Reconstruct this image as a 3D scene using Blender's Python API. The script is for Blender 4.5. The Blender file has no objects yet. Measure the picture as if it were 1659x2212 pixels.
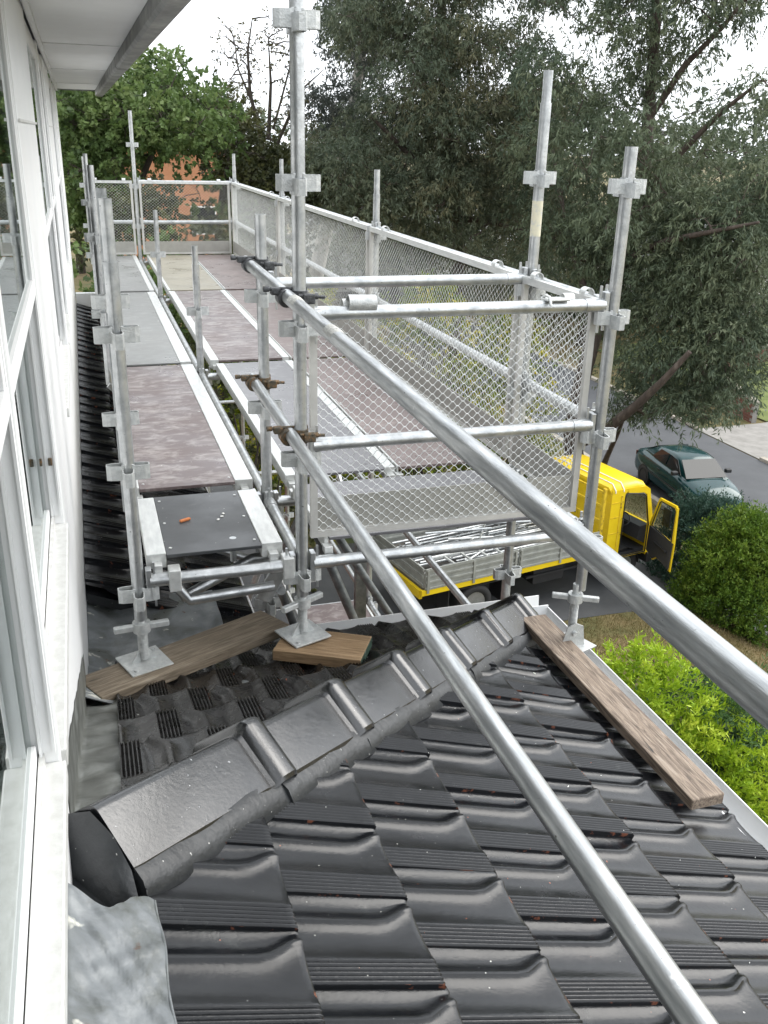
import bpy, bmesh, math, random
import numpy as np
from mathutils import Vector, Matrix

# ------------------------------------------------------------------ camera
# The camera stands at the world origin; the ground lies about 8 to 9 m below it.
sc = bpy.context.scene
FPX, CX, CY, IW, IH = 1986.1, 829.5, 1106.0, 1659.0, 2212.0
_y, _p, _r = [math.radians(a) for a in (18.02, 22.09, 1.488)]
_f = Vector((math.sin(_y)*math.cos(_p), math.cos(_y)*math.cos(_p), -math.sin(_p)))
_rt = Vector((math.cos(_y), -math.sin(_y), 0)); _up = _rt.cross(_f)
RT = _rt*math.cos(_r) + _up*math.sin(_r); UP = -_rt*math.sin(_r) + _up*math.cos(_r); FW = _f
cam_d = bpy.data.cameras.new('camera'); cam = bpy.data.objects.new('camera', cam_d)
sc.collection.objects.link(cam); sc.camera = cam
m = Matrix.Identity(4)
for i in range(3):
    m[i][0], m[i][1], m[i][2] = RT[i], UP[i], -FW[i]
cam.matrix_world = m
cam_d.sensor_fit = 'VERTICAL'; cam_d.sensor_height = 24.0; cam_d.sensor_width = 18.0
cam_d.lens = 24.0*FPX/IH; cam_d.clip_start = 0.02; cam_d.clip_end = 2000

def ray(px, py):
    return RT*(px-CX) - UP*(py-CY) + FW*FPX
def at_z(px, py, z): v = ray(px, py); return v*(z/v.z)
def at_y(px, py, y): v = ray(px, py); return v*(y/v.y)
def at_r(px, py, r): v = ray(px, py); return v*(r/math.hypot(v.x, v.y))

# ------------------------------------------------------------------ sky, sun, exposure
SUN_EL, SUN_AZ = math.radians(40), math.radians(82)      # thin cloud, sun behind it on the street side
w = bpy.data.worlds.new('World'); sc.world = w; w.use_nodes = True
nt = w.node_tree; nt.nodes.clear()
out = nt.nodes.new('ShaderNodeOutputWorld'); bg = nt.nodes.new('ShaderNodeBackground')
sky = nt.nodes.new('ShaderNodeTexSky'); sky.sky_type = 'NISHITA'; sky.sun_disc = False
sky.sun_elevation = SUN_EL; sky.sun_rotation = SUN_AZ; sky.dust_density = 4.0; sky.ozone_density = 1.0
hsv = nt.nodes.new('ShaderNodeHueSaturation'); hsv.inputs['Saturation'].default_value = 0.25
cloud = nt.nodes.new('ShaderNodeTexNoise'); cloud.inputs['Scale'].default_value = 2.2; cloud.inputs['Detail'].default_value = 6
cramp = nt.nodes.new('ShaderNodeValToRGB')
cramp.color_ramp.elements[0].position = 0.3; cramp.color_ramp.elements[0].color = (9.0, 9.5, 10.1, 1)
cramp.color_ramp.elements[1].position = 0.7; cramp.color_ramp.elements[1].color = (12.5, 12.9, 13.3, 1)
mix = nt.nodes.new('ShaderNodeMix'); mix.data_type = 'RGBA'; mix.inputs['Factor'].default_value = 0.88
nt.links.new(sky.outputs[0], hsv.inputs['Color'])
nt.links.new(cloud.outputs['Fac'], cramp.inputs['Fac'])
nt.links.new(hsv.outputs[0], mix.inputs['A']); nt.links.new(cramp.outputs[0], mix.inputs['B'])
nt.links.new(mix.outputs['Result'], bg.inputs['Color']); bg.inputs['Strength'].default_value = 0.11
nt.links.new(bg.outputs[0], out.inputs['Surface'])
sun_d = bpy.data.lights.new('sun', 'SUN'); sun_d.energy = 1.5; sun_d.angle = math.radians(48); sun_d.color = (1.0, 0.96, 0.9)
sun = bpy.data.objects.new('sun', sun_d); sc.collection.objects.link(sun)
sdir = Vector((math.sin(SUN_AZ)*math.cos(SUN_EL), math.cos(SUN_AZ)*math.cos(SUN_EL), math.sin(SUN_EL)))
sun.rotation_euler = sdir.to_track_quat('Z', 'Y').to_euler()
vs = sc.view_settings; vs.view_transform = 'Standard'; vs.look = 'None'; vs.exposure = 0.84; vs.gamma = 1.0; vs.use_curve_mapping = False

rnd = random.Random(7)

# ------------------------------------------------------------------ helpers
class MB:
    """collects vertices and faces of one mesh"""
    def __init__(s): s.v = []; s.f = []; s.sm = []
    def add(s, vs, fs, smooth=False):
        o = len(s.v); s.v.extend([tuple(p) for p in vs])
        s.f.extend([tuple(i+o for i in f) for f in fs]); s.sm.extend([smooth]*len(fs)); return s
    def box(s, lo, hi, M=None, bev=0.0):
        x0, y0, z0 = lo; x1, y1, z1 = hi
        if bev > 0:
            bm = bmesh.new()
            mat = Matrix.Translation(((x0+x1)/2, (y0+y1)/2, (z0+z1)/2)) @ Matrix.Diagonal((abs(x1-x0), abs(y1-y0), abs(z1-z0), 1))
            bmesh.ops.create_cube(bm, size=1.0, matrix=mat)
            bmesh.ops.bevel(bm, geom=bm.edges[:], offset=bev, segments=2, affect='EDGES', profile=0.5)
            vs = [v.co.copy() for v in bm.verts]; bm.verts.index_update()
            fs = [[v.index for v in f.verts] for f in bm.faces]; bm.free()
        else:
            vs = [Vector(p) for p in ((x0,y0,z0),(x1,y0,z0),(x1,y1,z0),(x0,y1,z0),(x0,y0,z1),(x1,y0,z1),(x1,y1,z1),(x0,y1,z1))]
            fs = [(0,3,2,1),(4,5,6,7),(0,1,5,4),(1,2,6,5),(2,3,7,6),(3,0,4,7)]
        if M is not None: vs = [M @ p for p in vs]
        return s.add(vs, fs, False)
    def tube(s, p, q, r, n=16, r2=None, hollow=False, cap=True):
        p = Vector(p); q = Vector(q); d = (q-p).normalized()
        a = d.orthogonal().normalized(); b = d.cross(a)
        r2 = r if r2 is None else r2
        c = [(a*math.cos(2*math.pi*i/n) + b*math.sin(2*math.pi*i/n)) for i in range(n)]
        vs = [p+k*r for k in c] + [q+k*r2 for k in c]
        s.add(vs, [(i, (i+1) % n, n+(i+1) % n, n+i) for i in range(n)], True)
        if hollow:      # a short bore at both ends, so that open pipe ends read as pipes
            for e, dd, rr, fl in ((p, d, r, True), (q, -d, r2, False)):
                o = [e+k*rr for k in c] + [e+k*rr*0.85 for k in c] + [e+dd*0.09+k*rr*0.85 for k in c]
                fs = []
                for i in range(n):
                    j = (i+1) % n
                    for L in (0, n):
                        t = (L+i, L+j, L+n+j, L+n+i)
                        fs.append(t if not fl else t[::-1])
                fs.append(tuple(range(2*n, 3*n)))
                s.add(o, fs, False)
        elif cap:
            s.add([p+k*r for k in c], [tuple(range(n))[::-1]], False)
            s.add([q+k*r2 for k in c], [tuple(range(n))], False)
        return s
    def path(s, pts, radii, n=10, cap=True):
        pts = [Vector(p) for p in pts]; N = len(pts)
        if not hasattr(radii, '__len__'): radii = [radii]*N
        rings = []; ref = None
        for i, p in enumerate(pts):
            d = (pts[min(i+1, N-1)] - pts[max(i-1, 0)]).normalized()
            a = d.orthogonal().normalized() if ref is None else (ref - d*ref.dot(d)).normalized()
            ref = a; b = d.cross(a)
            rings.append([p + (a*math.cos(2*math.pi*k/n)+b*math.sin(2*math.pi*k/n))*radii[i] for k in range(n)])
        return s.loft(rings, True, cap)
    def loft(s, rings, closed=True, cap=True, smooth=True):
        n = len(rings[0]); vs = [p for r in rings for p in r]; fs = []
        for i in range(len(rings)-1):
            for k in range(n if closed else n-1):
                j = (k+1) % n
                fs.append((i*n+k, i*n+j, (i+1)*n+j, (i+1)*n+k))
        s.add(vs, fs, smooth)
        if cap and closed:
            s.add(rings[0], [tuple(range(n))[::-1]]); s.add(rings[-1], [tuple(range(n))])
        return s
    def prism(s, poly, d, M=None):
        """poly: list of points (closed), extruded by vector d"""
        n = len(poly); d = Vector(d)
        a = [Vector(p) for p in poly]; b = [p+d for p in a]
        if M is not None: a = [M @ p for p in a]; b = [M @ p for p in b]
        fs = [tuple(range(n))[::-1], tuple(range(n, 2*n))] + [(i, (i+1) % n, n+(i+1) % n, n+i) for i in range(n)]
        return s.add(a+b, fs)
    def mesh(s, name, recalc=True):
        me = bpy.data.meshes.new(name); me.from_pydata(s.v, [], s.f); 
        me.polygons.foreach_set('use_smooth', s.sm)
        if recalc:
            bm = bmesh.new(); bm.from_mesh(me); bmesh.ops.recalc_face_normals(bm, faces=bm.faces); bm.to_mesh(me); bm.free()
        me.update(); return me

def link(o, parent=None):
    sc.collection.objects.link(o)
    if parent is not None:
        o.parent = parent; o.matrix_parent_inverse = WORLD[parent].inverted()
    return o
WORLD = {}
def part(name, mb, mat, parent=None, M=None, label=None, kind=None, recalc=True):
    me = mb.mesh(name, recalc) if isinstance(mb, MB) else mb
    if not me.materials:
        for k in (mat if isinstance(mat, (list, tuple)) else [mat]): me.materials.append(k)
    o = bpy.data.objects.new(name, me)
    if M is not None: o.matrix_world = M
    WORLD[o] = M.copy() if M is not None else Matrix.Identity(4)
    link(o, parent)
    if label: o['label'] = label
    if kind: o['kind'] = kind
    return o
def thing(name, loc, label, cat, group=None):
    o = bpy.data.objects.new(name, None); o.empty_display_size = 0.2
    o.location = loc; WORLD[o] = Matrix.Translation(loc); sc.collection.objects.link(o)
    return tag(o, label, cat, group)
def tag(o, label, cat, group=None):
    o['label'] = label; o['category'] = cat
    if group: o['group'] = group
    return o

# ------------------------------------------------------------------ materials
def mat_base(name, rough=0.5, metal=0.0, spec=0.5):
    m = bpy.data.materials.new(name); m.use_nodes = True; nt = m.node_tree
    b = nt.nodes['Principled BSDF']
    b.inputs['Roughness'].default_value = rough; b.inputs['Metallic'].default_value = metal
    b.inputs['Specular IOR Level'].default_value = spec
    return m, nt, b
def node(nt, typ, **kw):
    n = nt.nodes.new(typ)
    for k, v in kw.items():
        if k in n.inputs.keys(): n.inputs[k].default_value = v
        else: setattr(n, k, v)
    return n
def ramp(nt, stops, interp='LINEAR'):
    r = nt.nodes.new('ShaderNodeValToRGB'); cr = r.color_ramp; cr.interpolation = interp
    while len(cr.elements) < len(stops): cr.elements.new(0.5)
    for e, (p, c) in zip(cr.elements, stops):
        e.position = p; e.color = (c[0], c[1], c[2], 1) if hasattr(c, '__len__') else (c, c, c, 1)
    return r
def coords(nt, scale=(1, 1, 1), obj=True):
    t = nt.nodes.new('ShaderNodeTexCoord'); mp = nt.nodes.new('ShaderNodeMapping')
    mp.inputs['Scale'].default_value = scale
    nt.links.new(t.outputs['Object'], mp.inputs['Vector']); return mp.outputs[0]
def noise_mat(name, stops, scale=8, detail=6, rough=0.5, metal=0.0, bump=0.0, bump_scale=None, vec_scale=(1, 1, 1), rough_stops=None, spec=0.5, dist=0.0, nrough=0.6):
    m, nt, b = mat_base(name, rough, metal, spec)
    v = coords(nt, vec_scale)
    n = node(nt, 'ShaderNodeTexNoise', Scale=scale, Detail=detail, Roughness=nrough, Distortion=dist)
    nt.links.new(v, n.inputs['Vector'])
    r = ramp(nt, stops); nt.links.new(n.outputs['Fac'], r.inputs['Fac']); nt.links.new(r.outputs[0], b.inputs['Base Color'])
    if rough_stops:
        rr = ramp(nt, rough_stops); nt.links.new(n.outputs['Fac'], rr.inputs['Fac']); nt.links.new(rr.outputs[0], b.inputs['Roughness'])
    if bump:
        n2 = node(nt, 'ShaderNodeTexNoise', Scale=bump_scale or scale*4, Detail=4); nt.links.new(v, n2.inputs['Vector'])
        bp = node(nt, 'ShaderNodeBump', Strength=bump, Distance=0.01); nt.links.new(n2.outputs['Fac'], bp.inputs['Height'])
        nt.links.new(bp.outputs[0], b.inputs['Normal'])
    return m
def over(nt, b, fac_socket, color):
    """lay a second colour over the base colour where fac is 1"""
    src = b.inputs['Base Color'].links[0].from_socket
    mx = node(nt, 'ShaderNodeMix', data_type='RGBA')
    nt.links.new(fac_socket, mx.inputs['Factor']); nt.links.new(src, mx.inputs['A'])
    mx.inputs['B'].default_value = (*color, 1); nt.links.new(mx.outputs['Result'], b.inputs['Base Color'])
def spots(nt, scale, lo, hi, detail=3, vec=None):
    v = vec or coords(nt); n = node(nt, 'ShaderNodeTexNoise', Scale=scale, Detail=detail, Roughness=0.55)
    nt.links.new(v, n.inputs['Vector']); r = ramp(nt, [(lo, 0), (hi, 1)]); nt.links.new(n.outputs['Fac'], r.inputs['Fac']); return r.outputs[0]

MAT = {}
MAT['galv'] = noise_mat('galvanised_steel', [(0.3, (.36, .375, .385)), (0.5, (.52, .535, .54)), (0.72, (.68, .69, .69))], 16, 8, 0.36, 0.85, 0.10, 120, rough_stops=[(0.3, .42), (0.7, .28)])
nt = MAT['galv'].node_tree; b = nt.nodes['Principled BSDF']
over(nt, b, spots(nt, 70, .68, .72, 5), (.20, .205, .20)); over(nt, b, spots(nt, 23, .74, .78, 3), (.80, .80, .78))
MAT['galv_rail'] = noise_mat('streaked_steel_tube', [(0.3, (.30, .315, .325)), (0.5, (.46, .475, .48)), (0.7, (.66, .67, .67))], 9, 9, 0.34, 0.85, 0.10, 120, vec_scale=(7, .7, 7), rough_stops=[(0.3, .42), (0.7, .28)])
nt = MAT['galv_rail'].node_tree; b = nt.nodes['Principled BSDF']; over(nt, b, spots(nt, 80, .70, .74, 4), (.12, .12, .12)); over(nt, b, spots(nt, 15, .68, .74, 7), (.72, .73, .72))
MAT['galv_dark'] = noise_mat('weathered_dark_steel', [(0.3, (.16, .175, .18)), (0.55, (.28, .295, .30)), (0.75, (.45, .46, .46))], 18, 8, 0.42, 0.75, 0.15, 140)
MAT['cast'] = noise_mat('cast_galvanised', [(0.3, (.42, .44, .44)), (0.7, (.62, .63, .62))], 40, 6, 0.5, 0.45, 0.25, 160)
MAT['rust'] = noise_mat('rusty_coupler', [(0.3, (.05, .045, .04)), (0.5, (.12, .10, .07)), (0.62, (.22, .12, .05)), (0.75, (.30, .29, .25))], 60, 6, 0.6, 0.4, 0.4, 200)
MAT['coupler'] = noise_mat('dark_coupler', [(0.3, (.03, .03, .032)), (0.7, (.13, .135, .14))], 60, 6, 0.45, 0.5, 0.3, 200)
MAT['alu'] = noise_mat('aluminium', [(0.3, (.55, .56, .55)), (0.7, (.74, .75, .73))], 10, 8, 0.38, 0.5, 0.06, 90, vec_scale=(4, 1, 4))
MAT['alu_dull'] = noise_mat('dull_aluminium', [(0.3, (.50, .495, .47)), (0.7, (.66, .65, .62))], 7, 8, 0.45, 0.4, 0.06, 90)
MAT['toe'] = noise_mat('dull_toe_board', [(0.3, (.33, .325, .295)), (0.7, (.43, .42, .39))], 7, 8, 0.5, 0.3, 0.06, 90)
MAT['mesh'] = noise_mat('galvanised_mesh', [(0.3, (.58, .60, .60)), (0.7, (.76, .77, .75))], 30, 4, 0.45, 0.3)
MAT['white'] = noise_mat('white_paint', [(0.3, (.80, .81, .815)), (0.7, (.85, .855, .855))], 5, 6, 0.4, 0, 0.03, 60)
nt = MAT['white'].node_tree; b = nt.nodes['Principled BSDF']; over(nt, b, spots(nt, 26, .72, .84, 5), (.62, .63, .61))
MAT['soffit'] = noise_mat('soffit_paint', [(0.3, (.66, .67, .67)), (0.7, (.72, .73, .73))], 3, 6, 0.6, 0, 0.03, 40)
MAT['gutter_old'] = noise_mat('weathered_gutter', [(0.3, (.09, .094, .094)), (0.5, (.18, .185, .18)), (0.68, (.28, .28, .27)), (0.78, (.5, .5, .48))], 9, 8, 0.5, 0.2, 0.1, 60, vec_scale=(1, .5, 1))
MAT['sill'] = noise_mat('sill_aluminium', [(0.35, (.62, .62, .60)), (0.6, (.72, .725, .71)), (0.75, (.80, .80, .79))], 30, 8, 0.45, 0.25, 0.05, 100)
MAT['flash'] = noise_mat('lead_flashing', [(0.26, (.07, .072, .058)), (0.40, (.12, .13, .125)), (0.52, (.18, .195, .205)), (0.7, (.29, .305, .31))], 6, 10, 0.36, 0.1, 0.25, 14, dist=0.6, rough_stops=[(.3, .25), (.7, .5)])
nt = MAT['flash'].node_tree; b = nt.nodes['Principled BSDF']; nt.nodes['Bump'].inputs['Strength'].default_value = 0.6; over(nt, b, spots(nt, 9, .66, .70, 4), (.62, .62, .56)); over(nt, b, spots(nt, 8.3, .66, .70, 5), (.11, .065, .042))
MAT['flash_dark'] = noise_mat('mossy_flashing', [(0.3, (.05, .052, .045)), (0.5, (.12, .125, .115)), (0.7, (.22, .23, .22))], 9, 9, 0.45, 0.1, 0.2, 20, dist=0.5)
MAT['mortar'] = noise_mat('dark_pointing', [(0.3, (.018, .020, .022)), (0.7, (.038, .041, .044))], 9, 7, 0.42, 0, 0.3, 45)
nt = MAT['mortar'].node_tree; b = nt.nodes['Principled BSDF']; over(nt, b, spots(nt, 90, .73, .75, 2), (.55, .55, .52))

def tile_mat(name, c0, c1, rough, chips=True, spec=0.42):
    m, nt, b = mat_base(name, rough, 0.0, spec)
    v = coords(nt); g = nt.nodes.new('ShaderNodeNewGeometry'); oi = nt.nodes.new('ShaderNodeObjectInfo')
    add = node(nt, 'ShaderNodeVectorMath', operation='MULTIPLY_ADD')
    nt.links.new(oi.outputs['Random'], add.inputs[0]); add.inputs[1].default_value = (37, 51, 23); nt.links.new(v, add.inputs[2]); v = add.outputs[0]
    n = node(nt, 'ShaderNodeTexNoise', Scale=16, Detail=7, Roughness=0.65); nt.links.new(v, n.inputs['Vector'])
    r = ramp(nt, [(0.3, c0), (0.72, c1)]); nt.links.new(n.outputs['Fac'], r.inputs['Fac']); nt.links.new(r.outputs[0], b.inputs['Base Color'])
    mr = node(nt, 'ShaderNodeMapRange', **{'From Min': 0.3, 'From Max': 0.7, 'To Min': rough*0.5, 'To Max': rough*2.6}); nt.links.new(n.outputs['Fac'], mr.inputs['Value'])
    ad = node(nt, 'ShaderNodeMath', operation='MULTIPLY_ADD'); nt.links.new(oi.outputs['Random'], ad.inputs[0]); ad.inputs[1].default_value = 0.05; nt.links.new(mr.outputs[0], ad.inputs[2])
    nt.links.new(ad.outputs[0], b.inputs['Roughness'])
    n2 = node(nt, 'ShaderNodeTexNoise', Scale=70, Detail=5, Roughness=0.7); nt.links.new(v, n2.inputs['Vector'])
    bp = node(nt, 'ShaderNodeBump', Strength=0.22, Distance=0.004); nt.links.new(n2.outputs['Fac'], bp.inputs['Height']); nt.links.new(bp.outputs[0], b.inputs['Normal'])
    if chips:
        over(nt, b, spots(nt, 34, .745, .755, 4, v), (.36, .10, .045))
        over(nt, b, spots(nt, 95, .80, .81, 1, v), (.75, .75, .70))
        over(nt, b, spots(nt, 11, .64, .80, 7, v), (.04, .042, .041)); over(nt, b, spots(nt, 17, .755, .765, 6, v), (.34, .36, .30))
        # worn terracotta shows along the nose and the ribbed edge
        tc = nt.nodes.new('ShaderNodeTexCoord'); sx = nt.nodes.new('ShaderNodeSeparateXYZ'); nt.links.new(tc.outputs['Object'], sx.inputs[0])
        e1 = node(nt, 'ShaderNodeMath', operation='GREATER_THAN'); nt.links.new(sx.outputs['X'], e1.inputs[0]); e1.inputs[1].default_value = 0.383
        e2 = node(nt, 'ShaderNodeMath', operation='LESS_THAN'); nt.links.new(sx.outputs['Y'], e2.inputs[0]); e2.inputs[1].default_value = -0.2690
        em = node(nt, 'ShaderNodeMath', operation='MAXIMUM'); nt.links.new(e1.outputs[0], em.inputs[0]); nt.links.new(e2.outputs[0], em.inputs[1])
        ec = node(nt, 'ShaderNodeMath', operation='MULTIPLY'); nt.links.new(em.outputs[0], ec.inputs[0]); nt.links.new(spots(nt, 26, .60, .66, 5, v), ec.inputs[1])
        over(nt, b, ec.outputs[0], (.16, .055, .03))
    return m
MAT['tile'] = tile_mat('black_glazed_tile', (.0035, .004, .005), (.008, .009, .0115), 0.10, spec=0.46)
MAT['tile_old'] = tile_mat('worn_brown_black_tile', (.006, .0058, .0056), (.018, .0165, .016), 0.17)
MAT['cap'] = tile_mat('glazed_ridge_cap', (.006, .0065, .0075), (.012, .013, .015), 0.10, False, 1.0)
nt = MAT['cap'].node_tree; b = nt.nodes['Principled BSDF']; over(nt, b, spots(nt, 70, .72, .74, 3), (.35, .36, .37))

def timber_mat(name, c, axis=(1, 14, 14)):
    m = noise_mat(name, c, 6, 9, 0.7, 0, 0.35, 26, vec_scale=axis, dist=1.2)
    return m
MAT['timber'] = timber_mat('weathered_timber', [(0.28, (.075, .06, .042)), (0.5, (.19, .15, .105)), (0.72, (.31, .26, .20))])
MAT['timber_warm'] = timber_mat('brown_timber', [(0.28, (.10, .062, .03)), (0.5, (.23, .15, .08)), (0.72, (.35, .25, .15))])
MAT['timber_grey'] = timber_mat('grey_brown_timber', [(0.25, (.035, .032, .028)), (0.40, (.14, .105, .08)), (0.55, (.29, .225, .17)), (0.75, (.44, .385, .325))])
MAT['green_end'] = noise_mat('green_painted_board_end', [(0.35, (.012, .035, .025)), (0.62, (.025, .06, .04)), (0.7, (.4, .42, .38))], 18, 5, 0.6)

def ply_mat(name, c0, c1, stain, amount, rough):
    m, nt, b = mat_base(name, rough, 0.0, 0.5)
    v = coords(nt); n = node(nt, 'ShaderNodeTexNoise', Scale=3.2, Detail=8, Roughness=0.62); nt.links.new(v, n.inputs['Vector'])
    r = ramp(nt, [(0.3, c0), (0.7, c1)]); nt.links.new(n.outputs['Fac'], r.inputs['Fac']); nt.links.new(r.outputs[0], b.inputs['Base Color'])
    v2 = coords(nt, (1.0, 1.7, 1)); n2 = node(nt, 'ShaderNodeTexNoise', Scale=9.0, Detail=9, Roughness=0.66, Distortion=0.5); nt.links.new(v2, n2.inputs['Vector'])
    r2 = ramp(nt, [(amount, 0), (amount+.26, .62)]); nt.links.new(n2.outputs['Fac'], r2.inputs['Fac']); over(nt, b, r2.outputs[0], stain)
    over(nt, b, spots(nt, 42, .70, .73, 4), (.62, .60, .57))
    mr = ramp(nt, [(0.35, rough*.7), (0.7, rough*1.5)]); nt.links.new(n.outputs['Fac'], mr.inputs['Fac']); nt.links.new(mr.outputs[0], b.inputs['Roughness'])
    return m
MAT['ply_maroon'] = ply_mat('maroon_film_ply', (.105, .075, .075), (.165, .13, .125), (.50, .47, .45), .46, .38)
MAT['ply_maroon2'] = ply_mat('faded_maroon_ply', (.15, .11, .105), (.22, .175, .165), (.50, .47, .45), .54, .36)
MAT['ply_grey'] = ply_mat('grey_film_ply', (.165, .168, .164), (.235, .238, .232), (.38, .385, .375), .54, .36)
MAT['ply_tan'] = ply_mat('tan_film_ply', (.24, .215, .16), (.31, .285, .22), (.44, .42, .37), .54, .36)
MAT['ply_dark'] = ply_mat('charcoal_film_ply', (.040, .043, .046), (.066, .069, .072), (.13, .135, .135), .60, .42)
MAT['ply_blue'] = ply_mat('blue_grey_film_ply', (.125, .122, .130), (.185, .182, .192), (.45, .45, .455), .55, .3)

def glass_mat(name, tint, transp):
    m = bpy.data.materials.new(name); m.use_nodes = True; nt = m.node_tree; nt.nodes.clear()
    o = nt.nodes.new('ShaderNodeOutputMaterial'); g = node(nt, 'ShaderNodeBsdfGlossy', Roughness=0.015)
    g.inputs['Color'].default_value = (.9, .93, .93, 1)
    t = nt.nodes.new('ShaderNodeBsdfTransparent'); t.inputs['Color'].default_value = (*transp, 1)
    lw = node(nt, 'ShaderNodeLayerWeight', Blend=0.5); pw = node(nt, 'ShaderNodeMath', operation='POWER'); pw.inputs[1].default_value = 4.2
    nt.links.new(lw.outputs['Facing'], pw.inputs[0]); ma = node(nt, 'ShaderNodeMath', operation='MULTIPLY_ADD'); nt.links.new(pw.outputs[0], ma.inputs[0]); ma.inputs[1].default_value = 0.92; ma.inputs[2].default_value = 0.05
    mx = nt.nodes.new('ShaderNodeMixShader'); nt.links.new(ma.outputs[0], mx.inputs[0]); nt.links.new(t.outputs[0], mx.inputs[1]); nt.links.new(g.outputs[0], mx.inputs[2])
    nt.links.new(mx.outputs[0], o.inputs['Surface']); return m
MAT['glass'] = glass_mat('window_glass', (0, 0, 0), (.55, .6, .58))
MAT['glass_clear'] = glass_mat('vehicle_glass', (0, 0, 0), (.82, .86, .85))
def plain(name, c, rough=0.5, metal=0.0, spec=0.5, var=0.12, scale=20):
    lo = tuple(x*(1-var) for x in c); hi = tuple(min(1, x*(1+var)) for x in c)
    return noise_mat(name, [(0.3, lo), (0.7, hi)], scale, 4, rough, metal, spec=spec)
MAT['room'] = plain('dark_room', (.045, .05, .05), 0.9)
MAT['black'] = plain('black_plastic', (.018, .018, .019), 0.5)
MAT['rubber'] = plain('tyre_rubber', (.022, .022, .022), 0.75)
MAT['trim'] = plain('dark_trim', (.035, .036, .04), 0.55)
MAT['yellow'] = noise_mat('yellow_truck_paint', [(0.3, (.72, .50, .012)), (0.7, (.80, .585, .02))], 4, 5, 0.32, 0, 0.0)
nt = MAT['yellow'].node_tree; b = nt.nodes['Principled BSDF']; over(nt, b, spots(nt, 13, .70, .74, 6), (.16, .10, .03))
MAT['yellow_worn'] = noise_mat('worn_yellow_paint', [(0.3, (.13, .075, .03)), (0.42, (.62, .42, .02)), (0.7, (.75, .54, .03))], 11, 7, 0.45)
MAT['tray_alu'] = noise_mat('weathered_tray', [(0.3, (.26, .27, .25)), (0.7, (.40, .41, .38))], 6, 7, 0.5, 0.3)
MAT['deck_wood'] = noise_mat('tray_floor', [(0.3, (.05, .045, .04)), (0.7, (.13, .12, .105))], 8, 7, 0.7)
MAT['carpaint'] = noise_mat('dark_green_car_paint', [(0.3, (.005, .040, .043)), (0.7, (.006, .048, .051))], 3, 3, 0.12, 0.1)
MAT['carglass'] = plain('dark_car_glass', (.012, .015, .016), 0.06, 0, 0.45)
MAT['lamp'] = plain('headlight_lens', (.72, .75, .74), 0.12, 0.3)
MAT['rim'] = plain('alloy_wheel', (.42, .43, .44), 0.35, 0.7)
MAT['brick_orange'] = noise_mat('orange_brick', [(0.3, (.44, .20, .10)), (0.7, (.56, .28, .16))], 3, 8, 0.85)
MAT['brick_red'] = noise_mat('red_brown_brick', [(0.3, (.11, .045, .033)), (0.7, (.19, .08, .058))], 14, 6, 0.85)
MAT['roof_white'] = plain('pale_roof', (.62, .63, .64), 0.6)
MAT['roof_grey'] = plain('grey_roof', (.22, .225, .23), 0.7)
MAT['concrete'] = noise_mat('concrete', [(0.3, (.20, .19, .175)), (0.7, (.31, .295, .275))], 2.2, 8, 0.85, 0, 0.2, 30)
MAT['kerb'] = noise_mat('kerb_concrete', [(0.3, (.30, .27, .22)), (0.7, (.46, .42, .36))], 5, 7, 0.9, 0, 0.2, 30)
MAT['asphalt'] = noise_mat('asphalt', [(0.3, (.060, .063, .069)), (0.7, (.088, .092, .099))], 0.8, 9, 0.75, 0, 0.25, 120)
MAT['drive'] = noise_mat('driveway_asphalt', [(0.3, (.045, .047, .05)), (0.7, (.075, .077, .08))], 1.3, 9, 0.7, 0, 0.25, 100)
MAT['paling'] = noise_mat('grey_palings', [(0.3, (.10, .095, .085)), (0.7, (.19, .18, .165))], 3, 6, 0.85, vec_scale=(6, 6, 1))
MAT['bark'] = noise_mat('gum_bark', [(0.3, (.045, .034, .028)), (0.55, (.09, .068, .056)), (0.75, (.17, .14, .12))], 3, 8, 0.9, 0, 0.5, 12, vec_scale=(3, 3, .7))
MAT['bark_pale'] = noise_mat('pale_bark', [(0.3, (.26, .24, .21)), (0.7, (.50, .48, .44))], 3, 8, 0.85, 0, 0.4, 12, vec_scale=(3, 3, .7))
MAT['bark_dark'] = noise_mat('dark_bark', [(0.3, (.035, .028, .022)), (0.7, (.085, .07, .055))], 4, 8, 0.9, 0, 0.5, 14, vec_scale=(3, 3, .7))
MAT['cream'] = noise_mat('cream_paint_mark', [(0.35, (.50, .51, .49)), (0.5, (.66, .62, .47)), (0.7, (.70, .66, .50))], 30, 6, 0.6)
MAT['plaster'] = noise_mat('plaster_splash', [(0.3, (.40, .40, .38)), (0.7, (.66, .66, .62))], 60, 6, 0.9, 0, 0.5, 150)
MAT['orange_bit'] = plain('terracotta_chip', (.50, .17, .06), 0.8)
MAT['paper'] = plain('white_scrap', (.75, .75, .72), 0.8)

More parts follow.
